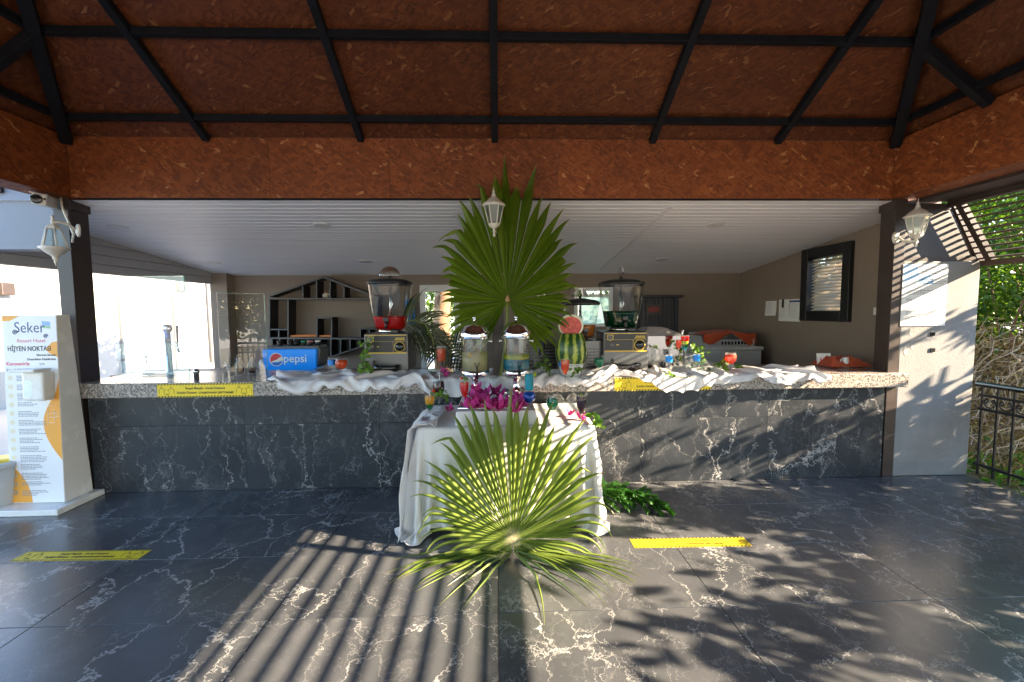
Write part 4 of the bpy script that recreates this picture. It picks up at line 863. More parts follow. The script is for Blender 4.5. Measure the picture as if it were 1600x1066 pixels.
def relax(p, rx, ry, steps, iters, collide, pin=None, g=.0016, bend=.25, damp=.93, long=0):
    """let a sheet of (ny, nx, 3) points fall and fold: rest spacings rx, ry; collide() pushes points out of what carries them"""
    p = p.copy(); old = p.copy(); rd = math.hypot(rx, ry)
    w_ = np.ones(p.shape[:2]); p0 = p.copy()
    if pin is not None: w_[pin] = 0
    def con(ia, ib, rest, k):
        a_, b2 = p[ia], p[ib]; d = b2-a_; L = np.sqrt((d*d).sum(-1))+1e-9
        wa, wb = w_[ia], w_[ib]; c_ = (k*(L-rest)/L/np.maximum(wa+wb, 1e-6))[..., None]*d
        p[ia] = a_+c_*wa[..., None]; p[ib] = b2-c_*wb[..., None]
    def s_(y0, y1, ys, x0, x1, xs): return (slice(y0, y1, ys), slice(x0, x1, xs))
    ny, nx = p.shape[:2]
    def pairs(dy, dx):
        out = []
        ax = 1 if dx else 0; st_ = abs(dx) if dx else dy
        for k in range(2):
            if dx and not dy: n_ = (nx-k-st_+2*st_-1)//(2*st_)
            rows_a = slice(0, ny-dy) ; rows_b = slice(dy, ny)
            if dx >= 0: ca, cb = np.arange(0, nx-dx), np.arange(dx, nx)
            else: ca, cb = np.arange(-dx, nx), np.arange(0, nx+dx)
            ra, rb = np.arange(0, ny-dy), np.arange(dy, ny)
            if dy and not dx: m_ = (ra//dy) % 2 == k; ra, rb = ra[m_], rb[m_]
            elif dy: m_ = ra % 2 == k; ra, rb = ra[m_], rb[m_]
            else: m_ = (ca//dx) % 2 == k; ca, cb = ca[m_], cb[m_]
            if len(ra) and len(ca): out.append((np.ix_(ra, ca), np.ix_(rb, cb)))
        return out
    sets = [(i_, j_, rx, 1) for i_, j_ in pairs(0, 1)]+[(i_, j_, ry, 1) for i_, j_ in pairs(1, 0)]+[(i_, j_, rd, .6) for i_, j_ in pairs(1, 1)+pairs(1, -1)]
    sets += [(i_, j_, 2*rx, bend) for i_, j_ in pairs(0, 2)]+[(i_, j_, 2*ry, bend) for i_, j_ in pairs(2, 0)]
    if long: sets += [(i_, j_, 5*rx, long) for i_, j_ in pairs(0, 5)]+[(i_, j_, 4*ry, long) for i_, j_ in pairs(4, 0)]
    for st_ in range(steps):
        v = (p-old)*damp; old = p.copy(); p += v*w_[..., None]; p[..., 2] -= g*w_
        for _ in range(iters):
            for ia, ib, r_, k_ in sets: con(ia, ib, r_, k_)
            collide(p, old)
            if pin is not None: p[pin] = p0[pin]
    for _ in range(2): p[1:-1, 1:-1] = p[1:-1, 1:-1]*.6+.1*(p[:-2, 1:-1]+p[2:, 1:-1]+p[1:-1, :-2]+p[1:-1, 2:])
    return p
def sheet(p, name, m, lab, thick=.002, keep=None):
    ny, nx = p.shape[:2]; mb = MB()
    mb.add(p.reshape(-1, 3).tolist(), [(j*nx+i, j*nx+i+1, (j+1)*nx+i+1, (j+1)*nx+i) for j in range(ny-1) for i in range(nx-1) if keep is None or keep[j, i]], True)
    o = tag(mb.build(name, m), lab, 'tablecloth')
    sd = o.modifiers.new('smooth', 'SUBSURF'); sd.levels = sd.render_levels = 1
    o.modifiers.new('thickness', 'SOLIDIFY').thickness = thick
    return o
def counter_hit(p, old):
    """bar counter: flat top at z 1.0 and a vertical front face at y 3.832"""
    ins = (p[..., 1] > 3.826) & (p[..., 2] < 1.0035)
    up = 1.0035-p[..., 2]; fr = p[..., 1]-3.826
    top = ins & (up < fr+.012); side = ins & ~top
    p[..., 2] = np.where(top, 1.0035, p[..., 2])
    for a_ in (0, 1): p[..., a_] = np.where(top, old[..., a_]+(p[..., a_]-old[..., a_])*.35, p[..., a_])
    p[..., 1] = np.where(side, 3.826, p[..., 1])
NX, NY = 420, 46; uu = np.linspace(0, 1, NX); xx = hx[0]+(hx[-1]-hx[0])*uu
byv = np.interp(xx, [-2.1, -1.9, -1.3, -.5, .6, 1.0, 1.6, 2.2, 2.8, 3.0], [4.02, 4.22, 4.28, 4.28, 4.28, 4.20, 4.38, 4.40, 4.32, 4.05])
hv = np.array([hem_at(x) for x in xx]); p = np.zeros((NY, NX, 3))
for j in range(NY):
    f = j/(NY-1); s_ = -(byv-3.832)+(byv-3.832+hv)*f
    wob = np.array([noise.noise(Vector((x*3.6+f*1.5, f*2.2, 3))) for x in xx]); wob2 = np.array([noise.noise(Vector((x*6.5-f*2, f*4, 8))) for x in xx])
    amp = np.where((xx > -.5) & (xx < .95), .45, 1.)
    p[j, :, 0] = xx+.035*np.array([noise.noise(Vector((x*3.2, f*3, 1))) for x in xx]); p[j, :, 1] = np.where(s_ < 0, 3.832-s_, 3.815)-np.where(s_ > 0, .02*(1+wob), 0)
    p[j, :, 2] = np.where(s_ < 0, 1.012+amp*(.060*np.maximum(0, wob+.2)+.035*np.maximum(0, wob2)), 1.01-s_)
pin = np.zeros((NY, NX), bool); pin[-1, ::11] = True; pin[0, ::16] = True; pin[-1, 0] = pin[-1, -1] = pin[NY//2, 0] = pin[NY//2, -1] = True
seg = np.sqrt((np.diff(p, axis=1)**2).sum(-1)).mean(); sgy = np.sqrt((np.diff(p, axis=0)**2).sum(-1)).mean()
pc = relax(p, (xx[1]-xx[0])*1.10, sgy*1.07, 40, 8, counter_hit, pin, bend=.6, long=.35)
sheet(pc, 'tablecloth', M['cloth'], 'long crumpled white cloth laid along the top of the bar counter')

# ------------------------------------------------------------------ display table and its cloth
TX0, TX1, TY0, TY1, TZ = -.585, .70, 3.07, 3.82, .765
tb = thing('table', 'display table under a white cloth in front of the bar', 'table', (0, 0, 0))
MB().box(TX0+.03, TX1-.03, TY0+.03, TY1-.01, TZ-.035, TZ-.008).build('tabletop', M['wood'], tb, .003)
for x in (TX0+.05, TX1-.05):
    for y in (TY0+.06, TY1-.06): MB().tube([(x, y, 0), (x, y, TZ-.036)], .016, 10).build('leg', M['steel'], tb)
def table_hit(p, old):
    x, y, z = p[..., 0], p[..., 1], p[..., 2]; e = .011
    ins = (x > TX0-e) & (x < TX1+e) & (y > TY0-e) & (z < TZ+.004)
    dz = TZ+.004-z; dl = x-(TX0-e); dr_ = TX1+e-x; df = y-(TY0-e); mn = np.minimum(np.minimum(dl, dr_), df)
    top = ins & (dz < mn+.010); p[..., 2] = np.where(top, TZ+.004, p[..., 2])
    for a_ in (0, 1): p[..., a_] = np.where(top, old[..., a_]+(p[..., a_]-old[..., a_])*.4, p[..., a_])
    sd = ins & ~top
    p[..., 0] = np.where(sd & (dl <= mn), TX0-e, p[..., 0]); p[..., 0] = np.where(sd & (dr_ <= mn), TX1+e, p[..., 0]); p[..., 1] = np.where(sd & (df <= mn), TY0-e, p[..., 1])
    p[..., 1] = np.minimum(p[..., 1], 3.826+.0*z); p[..., 2] = np.maximum(p[..., 2], .012)
sp_ = .019; x0_, x1_ = TX0-.74, TX1+.655; y0_, y1_ = TY0-.665, 3.82; nx_ = int((x1_-x0_)/sp_); ny_ = int((y1_-y0_)/sp_)
p = np.zeros((ny_, nx_, 3)); gx = np.linspace(x0_, x1_, nx_); gy = np.linspace(y1_, y0_, ny_)
for j in range(ny_):
    for i in range(nx_):
        ox = max(TX0-gx[i], gx[i]-TX1, 0); oy = max(TY0-gy[j], 0); n_ = noise.noise(Vector((gx[i]*4, gy[j]*4, 2)))
        sx = 1 if gx[i] > TX1 else -1; wv = .03*n_*min(1, (ox+oy)*5)
        p[j, i] = (gx[i]-sx*ox*.62+sx*wv*(ox > 0)+.008*n_, gy[j]+oy*.62-wv*(oy > 0)+.008*noise.noise(Vector((gx[i]*4, gy[j]*4, 9))), TZ+.012-.84*math.hypot(ox, oy)+.006*abs(n_))
pin = np.zeros((ny_, nx_), bool); pin[0, (gx > TX0) & (gx < TX1)] = True; p[0, :, 2] = np.minimum(p[0, :, 2], TZ+.006)
OX = np.maximum(0, np.maximum(TX0-gx, gx-TX1))[None, :]; OY = np.maximum(0, TY0-gy)[:, None]; lim = np.interp(gx, [TX0-.1, TX0+.1, TX0+.45, TX1-.3, TX1], [.73, .74, .665, .65, .67])[None, :]
fld = np.hypot(OX, OY)-lim; inn = fld < 0
keep = np.zeros_like(inn); keep[:-1, :-1] = inn[:-1, :-1] | inn[1:, :-1] | inn[:-1, 1:] | inn[1:, 1:]
pt = relax(p, gx[1]-gx[0], gy[0]-gy[1], 80, 13, table_hit, pin, g=.0011, bend=.12, damp=.95)
pn = pt.copy()                                        # trim the hem to a smooth line
for j in range(ny_):
    for i in range(nx_):
        if not inn[j, i]:
            acc = []
            for dj in (-1, 0, 1):
                for di in (-1, 0, 1):
                    a_, b2 = j+dj, i+di
                    if 0 <= a_ < ny_ and 0 <= b2 < nx_ and inn[a_, b2]: t_ = fld[a_, b2]/(fld[a_, b2]-fld[j, i]); acc.append(pt[a_, b2]+(pt[j, i]-pt[a_, b2])*t_)
            if acc: pn[j, i] = sum(acc)/len(acc)
sheet(pn, 'tablecloth', M['cloth2'], 'ivory white cloth draped over the display table down to the floor', keep=keep)
# satin overlay falling from the left front of the table
def ofn(u, v):
    y0 = 3.62-.58*u; s = v*1.12-.22
    x = TX0+.13-.13*min(1, max(0, (s+.22)/.22)); z = TZ+.01; w_ = .03*max(0, ridged(u*3, s*2, 21))+.012*math.sin(u*14+s*3)
    if s < 0: return (x+.10*(1-u)*(-s), y0, z+.035*max(0, ridged(u*5, s*6, 4)))
    dr_ = .66+.10*u; d = s/.9*dr_
    return (TX0-.025-.09*d*u-w_*(.3+d)-.02, y0-.20*d*u-.02*math.sin(s*5), max(.012, z-d-.01))
o = tag(MB().grid(ofn, 60, 70).build('satin_drape', M['cloth']), 'white satin drape falling over the left front corner of the table', 'cloth'); o.modifiers.new('thickness', 'SOLIDIFY').thickness = .002
# riser with its cloth, mirrored tray
rz = .885; rx0, rx1 = P(713, 638, Y=3.1).x, P(836, 638, Y=3.1).x
rs = thing('riser_box', 'white cloth covered riser box on the display table', 'box', ((rx0+rx1)/2, 3.45, TZ+.012)); hw = (rx1-rx0)/2
MB().box(-hw, hw, -.345, .36, 0, rz-TZ-.022).build('box', M['wood'], rs)
def rfn(u, v):
    a = u*2*math.pi; c_, s_ = math.cos(a), math.sin(a); e = 1/max(abs(c_), abs(s_)); x, y = c_*e*hw*1.01, s_*e*.35
    w_ = .012*v*(1+math.sin(a*13+2*math.sin(a*3)))
    return (x*(1+w_/hw), y*(1+w_/.35), rz-TZ-.018-v*(rz-TZ-.02))
def rtop(u, v): return ((u-.5)*2*hw*1.01, (v-.5)*.70, rz-TZ-.018+.003*noise.noise(Vector((u*5, v*5, 3))))
MB().grid(rfn, 200, 8).grid(rtop, 20, 20).build('cover', M['cloth'], rs)
q0, q1 = at(716, 634, rz), at(800, 634, rz)
ty = thing('mirror_tray', 'mirrored silver tray under the two chrome dispensers', 'tray', ((rx0+rx1)/2, 3.44, rz-.004))
MB().box(-hw+.01, hw-.06, -.30, .33, 0, .008).build('plate', M['chrome'], ty, .002)
mb = MB(); mb.tube([(-hw+.01, -.30, .012), (hw-.06, -.30, .012), (hw-.06, .33, .012), (-hw+.01, .33, .012), (-hw+.01, -.30, .012)], .006, 6); mb.build('rim', M['chrome'], ty)

# ------------------------------------------------------------------ fan palm leaves
def fan(name, lab, loc, rx, rz_, lens, m, a_max, n, fused, droop, stalk=None, floorz=None, seed=1, lean=0.0, ry=0, loose_from=0, hub='husk'):
    """fan leaf: hub at the origin, blade in XZ facing -Y; every pleat with its free tip is a leaflet of its own"""
    random.seed(seed); t = thing(name, lab, 'palm leaf', loc)
    R = Euler((rx, ry, rz_)).to_matrix(); loc = Vector(loc)
    ang = [-a_max+2*a_max*k/(n-1) for k in range(n)]; dth = 2*a_max/(n-1)
    for a0 in ang:
        a = a0+random.uniform(-.022, .022); aa = abs(a); kink = random.uniform(.25, .8) if random.random() < .38 else 9; kd = random.uniform(.5, 1.3); torn = random.uniform(.80, .93) if random.random() < .2 else 1
        L = float(np.interp(aa, [x for x, _ in lens], [y for _, y in lens]))*random.uniform(.88, 1.07)*torn; rf = float(np.interp(aa, [x for x, _ in lens], [y for _, y in lens]))*fused*random.uniform(.92, 1.08)
        NS = 26; V = []; F = []; U = []; rnd = random.random(); dj = random.uniform(.5, 1.6); sj = random.uniform(-1, 1); loose = max(0, aa-loose_from)/.8 if loose_from else 0; loose = min(1, loose)
        rf *= 1-.55*loose
        # walk outwards along the pleat, bending with gravity past the fused part
        d0 = R @ Vector((math.sin(a), 0, math.cos(a))); side0 = R @ Vector((math.cos(a), 0, -math.sin(a))); nrm = R @ Vector((0, -1, 0))
        p = Vector((0, 0, 0)); d = d0.copy(); step = L/NS
        for i in range(NS+1):
            r = L*i/NS; f = min(1, max(0, (r-rf)/(L-rf))); half = math.tan(dth/2)*1.03
            w_ = r*half if r < rf else rf*half*(1-f)**.85*(1-.1*f)
            w_ = max(w_, .0014 if i < NS else .0004)
            bend = droop*dj*f*f*(1.25-.75*max(0, d0.z))+1.1*loose*f if f > 0 else 0
            if i:
                if f > kink: d = (d+Vector((0, 0, -1))*kd*.75+side0*sj*.3+nrm*.25).normalized(); kink = 9
                d = (d+Vector((0, 0, -1))*bend*.20+side0*(sj*(.010+.03*loose)*f)+nrm*((.014*droop+.05*loose)*f)).normalized()
                p = p+d*step
                if floorz is not None:
                    fl = floorz+.004+.035*abs(sj)*(1-f)
                    if p.z+loc.z < fl: p.z = fl-loc.z; d.z = max(d.z, 0.02); d.normalize()
            sd = side0-d*side0.dot(d); sd.normalize(); nn = sd.cross(d); nn = nn if nn.dot(nrm) > 0 else -nn
            cup = nrm*(lean*r*r)
            ridge = w_*1.25*(1-.45*f)
            V += [p+cup-sd*w_, p+cup+nn*ridge, p+cup+sd*w_]; U += [(rnd, r/L)]*3
            if i: o = 3*(i-1); F += [(o, o+1, o+4, o+3), (o+1, o+2, o+5, o+4)]
        mb = MB(); mb.add(V, F, False, 0, None, U); mb.build('leaflet', m, t, ownuv=True)
    if stalk: MB().tube(stalk, [.014, .013, .013, .016, .02][:len(stalk)], 8).build('stalk', M['stalk'], t)
    if hub: MB().lathe([(.0002, -.012), (.018, -.006), (.022, .012), (.008, .04), (.0002, .055)], 8, T=R.to_4x4() @ TR(0, -.012, 0)).build('hub', M[hub], t)
    return t
hu = P(793, 470, Y=3.875)
fan('palm_leaf', 'upright green fan palm leaf standing on the bar counter', hu, math.radians(1), math.radians(2), [(0, 1.22), (.14, 1.25), (.2, 1.2), (.27, .98), (.45, .96), (.8, .84), (1.1, .72), (1.6, .60), (2.1, .60), (2.6, .58)], M['palm'], math.radians(150), 51, .75, 1.3,
    [(0, .012, .01), (-.005, .02, -.2), (-.03, .03, -.45), (-.065, .03, hu.z*-1+1.01)], seed=3)
hl = P(801, 842, Y=2.76)
fan('palm_leaf', 'large fan palm leaf leaning on the front of the display table', hl, math.radians(-15), math.radians(-3), [(0, 1.0), (.35, .97), (.7, .86), (1.0, .74), (1.4, .70), (1.9, .84), (2.5, .86), (2.9, .74)], M['palm2'], math.radians(172), 70, .67, 1.1,
    None, 0.0, seed=11, loose_from=1.0, hub=None)
# feathery dark fronds behind the red drink machine
def frond(lab, pts, L0, n, droop, loc=(0, 0, 0), seed=0):
    random.seed(seed); t = thing('palm_frond', lab, 'palm frond', loc, group='dark feathery fronds behind the bar'); pts = [Vector(p) for p in pts]
    MB().tube(pts, [.011]+[.008]*(len(pts)-2)+[.003], 6).build('rachis', M['stalk'], t)
    mb = MB(); m_ = len(pts)-1
    for k in range(n):
        s = (k+.5)/n*m_; i = min(int(s), m_-1); b = pts[i].lerp(pts[i+1], s-i); dr_ = (pts[i+1]-pts[i]).normalized()
        for sgn in (-1, 1):
            sd = dr_.cross(Vector((0, -1, .25))).normalized()*sgn
            d = (sd*.85+dr_*.6+Vector((0, random.uniform(-.35, .1), 0))).normalized(); L = L0*(1-.5*(k/n))*random.uniform(.8, 1.1); V = []; F = []; U = []; p = b.copy(); rnd = random.random(); wd = d.cross(Vector((0, -1, 0))).normalized()
            for j in range(7):
                f = j/6; w_ = .009*math.sin(math.pi*min(1, .15+f*.85))+.0006; V += [p-wd*w_, p+wd*w_]; U += [(rnd, f)]*2
                if j: o = 2*(j-1); F.append((o, o+1, o+3, o+2))
                d = (d+Vector((0, 0, -1))*droop*f).normalized(); p = p+d*L/6
            mb.add(V, F, True, 0, None, U)
    stuff(mb.build('leaflets', M['frond'], t, ownuv=True)); return t
YF = 4.42
def W_(px, py, y=YF): q = P(px, py, Y=y); return (q.x, q.y, q.z)
frond('dark feathery palm frond drooping beside the red drink machine', [W_(625, 508), W_(645, 500), W_(664, 506), W_(676, 530), W_(682, 560)], .42, 22, .55, seed=2)
frond('dark palm frond arching towards the clear dispensers', [W_(640, 520, 4.5), W_(668, 524, 4.48), W_(694, 540, 4.45), (W_(722, 566, 4.4))], .34, 20, .4, seed=4)
frond('dark palm frond lying behind the clear dispenser', [W_(735, 590, 4.45), W_(722, 556, 4.45), W_(702, 536, 4.45), W_(676, 526, 4.45)], .3, 18, .5, seed=5)
# conifer branch on the floor
random.seed(21); q = at(930, 800, 0); cb = thing('conifer_branch', 'bright green conifer branch lying on the floor by the table corner', 'branch', (q.x, q.y, 0))
e1 = at(1040, 803, 0)-q; nl = MB(); stm = MB(); B0 = [Vector((0, .10, .10)), Vector((.12, .10, .12)), Vector((.28, .06, .11)), Vector((e1.x, e1.y, .03))]
stm.tube(B0, [.01, .009, .007, .003], 6)
def needles(a, b, L, n):
    d = (b-a).normalized()
    for k in range(n):
        p = a.lerp(b, k/n); ph = random.uniform(0, 6.28); s = d.cross(Vector((0, 0, 1))).normalized(); u = s.cross(d); o = (s*math.cos(ph)+u*math.sin(ph)); e = p+(o*.75+d*.75)*L; w_ = d.cross(o)*.0045
        r = random.random(); nl.add([p-w_, p+w_, e], [(0, 1, 2)], False, 0, None, [(r, 0), (r, 0), (r, 1)])
for k in range(34):
    s = k/34*3; i = min(int(s), 2); b = B0[i].lerp(B0[i+1], s-i)
    for sg in (-1, 1):
        L = .30*(1-.6*k/34)*random.uniform(.75, 1.1); a_ = random.uniform(.7, 1.2); e = b+Vector((math.cos(a_)*L, sg*math.sin(a_)*L*.8, 0)); e.z = max(.015, b.z+random.uniform(-.10, .06)); mid = (b+e)/2+Vector((0, 0, .02))
        stm.tube([b, mid, e], [.004, .003, .002], 4, caps=False); needles(b, mid, .032, 110); needles(mid, e, .030, 110)
for k in range(16):
    b = Vector((random.uniform(-.03, .05), .12, random.uniform(.05, .45))); e = Vector((b.x+random.uniform(-.05, .10), b.y-random.uniform(.02, .12), max(.03, b.z-random.uniform(.15, .3)))); stm.tube([b, e], [.004, .002], 4, caps=False); needles(b, e, .032, 130)
stm.build('stem', M['stalk'], cb); stuff(nl.build('needles', M['conifer'], cb, ownuv=True))

# ------------------------------------------------------------------ vines and flowers
def vine(lab, paths, nleaf, size, m='vine', group=None, flowers=0, seed=0):
    random.seed(seed); a0 = Vector(paths[0][0]); t = thing('vine_sprig', lab, 'vine', a0, group=group); st_ = MB(); V = []
    lf = MB()
    for pts in paths:
        pts = [Vector(p)-a0 for p in pts]; st_.tube(pts, .003, 5, caps=False); mm = len(pts)-1
        for k in range(nleaf):
            s = random.uniform(0, mm); i = min(int(s), mm-1); p = pts[i].lerp(pts[i+1], s-i)+Vector((random.gauss(0, .018), random.gauss(0, .02), random.gauss(.004, .014)))
            d = Vector((random.gauss(0, 1), random.gauss(-.4, .6), random.gauss(-.3, .6))).normalized(); sd = d.cross(Vector((random.gauss(0, .3), -1, random.gauss(.3, .3)))).normalized(); nn = sd.cross(d); L = size*random.uniform(.6, 1.15); w_ = L*.36
            r = random.random(); lf.add([p, p+d*L*.25+sd*w_*.8+nn*.004, p+d*L*.55+sd*w_*.8+nn*.004, p+d*L-nn*.006, p+d*L*.55-sd*w_*.8+nn*.004, p+d*L*.25-sd*w_*.8+nn*.004, p+d*L*.45], [(0, 1, 6), (1, 2, 6), (2, 3, 6), (3, 4, 6), (4, 5, 6), (5, 0, 6)], True, 0, None, [(r, .3)]*7)
    st_.build('stem', M['stalk'], t); stuff(lf.build('leaves', M[m], t, ownuv=True))
    if flowers:
        fl = MB()
        for k in range(flowers):
            p = Vector((random.uniform(-.05, .2), random.uniform(-.05, .03), random.uniform(.01, .06)))
            for j in range(5): a = j*1.257; fl.add([p, p+Vector((.010*math.cos(a), -.004, .010*math.sin(a))), p+Vector((.012*math.cos(a+.6), -.006, .012*math.sin(a+.6)))], [(0, 1, 2)])
        stuff(fl.build('blossoms', M['petal'], t))
    return t
vine('green leafy vine hanging down the left side of the red drink machine', [[W_(575, 524, 4.1), W_(572, 545, 4.08), W_(566, 562, 4.05), W_(560, 578, 4.0)], [W_(574, 535, 4.08), W_(569, 555, 4.05), W_(573, 575, 4.0), W_(580, 580, 3.98)]], 26, .055, seed=1)
vine('leafy sprig behind the inverted glass near the watermelon', [[W_(836, 576, 4.0), W_(850, 568, 3.98), W_(858, 578, 3.95), W_(848, 588, 3.9)], [W_(850, 562, 4.0), W_(855, 575, 3.96)]], 16, .045, seed=2)
vine('thin sprig of oval leaves in front of the white melon bowl', [[W_(888, 582, 3.84), W_(900, 571, 3.84), W_(903, 585, 3.82), (W_(908, 598, 3.80))], [W_(900, 576, 3.83), W_(912, 578, 3.82)]], 8, .05, seed=3)
vine('tall yellow green sprig standing among the glasses at right', [[W_(1082, 580, 4.2), W_(1088, 560, 4.2), W_(1095, 540, 4.2)], [W_(1090, 556, 4.2), W_(1082, 540, 4.2)], [W_(1097, 542, 4.2), W_(1100, 560, 4.18), W_(1096, 577, 4.15)]], 17, .05, seed=4)
vine('low leafy sprig with white blossoms beside the coral goblet', [[W_(1110, 580, 4.15), W_(1124, 572, 4.15), W_(1135, 578, 4.12), W_(1142, 584, 4.05)], [W_(1124, 574, 4.15), W_(1130, 565, 4.15)], [W_(1148, 578, 4.15), W_(1160, 573, 4.15)]], 18, .05, seed=5, flowers=10)
vine('small flat sprig lying on the cloth left of the shot glasses at right', [[W_(1036, 588, 3.86), W_(1052, 583, 3.86)]], 12, .045, seed=6)
vine('sprig with a twig around the yellow green cocktail', [[W_(676, 626, 3.4), W_(690, 618, 3.42), W_(698, 625, 3.4)], [W_(690, 620, 3.42), W_(694, 609, 3.42)]], 8, .05, seed=7)
vine('green sprig hanging off the right edge of the display table', [[W_(925, 648, 3.1), W_(934, 660, 3.05), W_(938, 672, 3.05)]], 12, .06, seed=8)
def flower(p, lab, grp, s=1.0, m='bract'):
    t = thing('flower', lab, 'flower', p, random.uniform(0, 6), grp, s); t.rotation_euler[0] = random.uniform(-.5, .9); pb = MB()
    for k in range(6):
        a = k*2.094+(k//3)*1.0; d = Vector((math.cos(a), math.sin(a), .55+.9*(k//3)))*(1-.15*(k//3)); sd = Vector((-math.sin(a), math.cos(a), 0)); r = random.random()
        pb.add([(0, 0, 0), d*.014+sd*.014, d*.032+sd*.012, d*.042+Vector((0, 0, .004)), d*.032-sd*.012, d*.014-sd*.014, d*.024-Vector((0, 0, .006))], [(0, 1, 6), (1, 2, 6), (2, 3, 6), (3, 4, 6), (4, 5, 6), (5, 0, 6)], True, 0, None, [(r, .3)]*7)
    pb.build('bracts', M[m], t, ownuv=True); MB().tube([(0, 0, 0), (0, 0, .022)], [.003, .0045], 6).build('tube', M['petal'], t)
random.seed(31)
for px, py, z in ((741, 622, rz+.012), (748, 626, rz+.012), (738, 629, rz+.012), (762, 619, rz+.012), (773, 617, rz+.012), (782, 622, rz+.012), (745, 634, rz+.012), (753, 637, rz+.012), (761, 634, rz+.012), (768, 640, rz+.012), (776, 636, rz+.012), (784, 640, rz+.012), (790, 634, rz+.012), (798, 638, rz+.012), (805, 632, rz+.012), (809, 638, rz+.012), (815, 634, rz+.012), (806, 645, rz+.006), (805, 623, rz+.012), (736, 640, rz+.006), (728, 638, rz+.006)):
    flower(at(px, py, z), 'magenta bougainvillea flower lying on the mirrored tray', 'magenta flowers on the tray', random.uniform(1.35, 1.8))
for px, py, y, lab in ((693, 583, 3.95, 'magenta flower tucked under the orange red tumbler on the counter, upper one'), (697, 589, 3.93, 'magenta flower under the orange red tumbler on the counter, lower one')): flower(P(px, py, Y=y), lab, 'magenta flowers by the tumbler', 1.1)
for px, py, lab in ((741, 612, 'big magenta flower against the foot of the left chrome dispenser'), ): flower(P(px, py, Y=3.42), lab, None, 1.5)
for px, py, lab in ((890, 650, 'magenta flower on the table left of the dark purple cocktail'), (907, 655, 'magenta flower near the foot of the dark purple cocktail'), (916, 656, 'magenta flower at the right edge of the display table'), (702, 642, 'magenta flower on the satin cloth at the left of the table')): flower(at(px, py, TZ+.015), lab, 'loose magenta flowers on the table', 1.05)

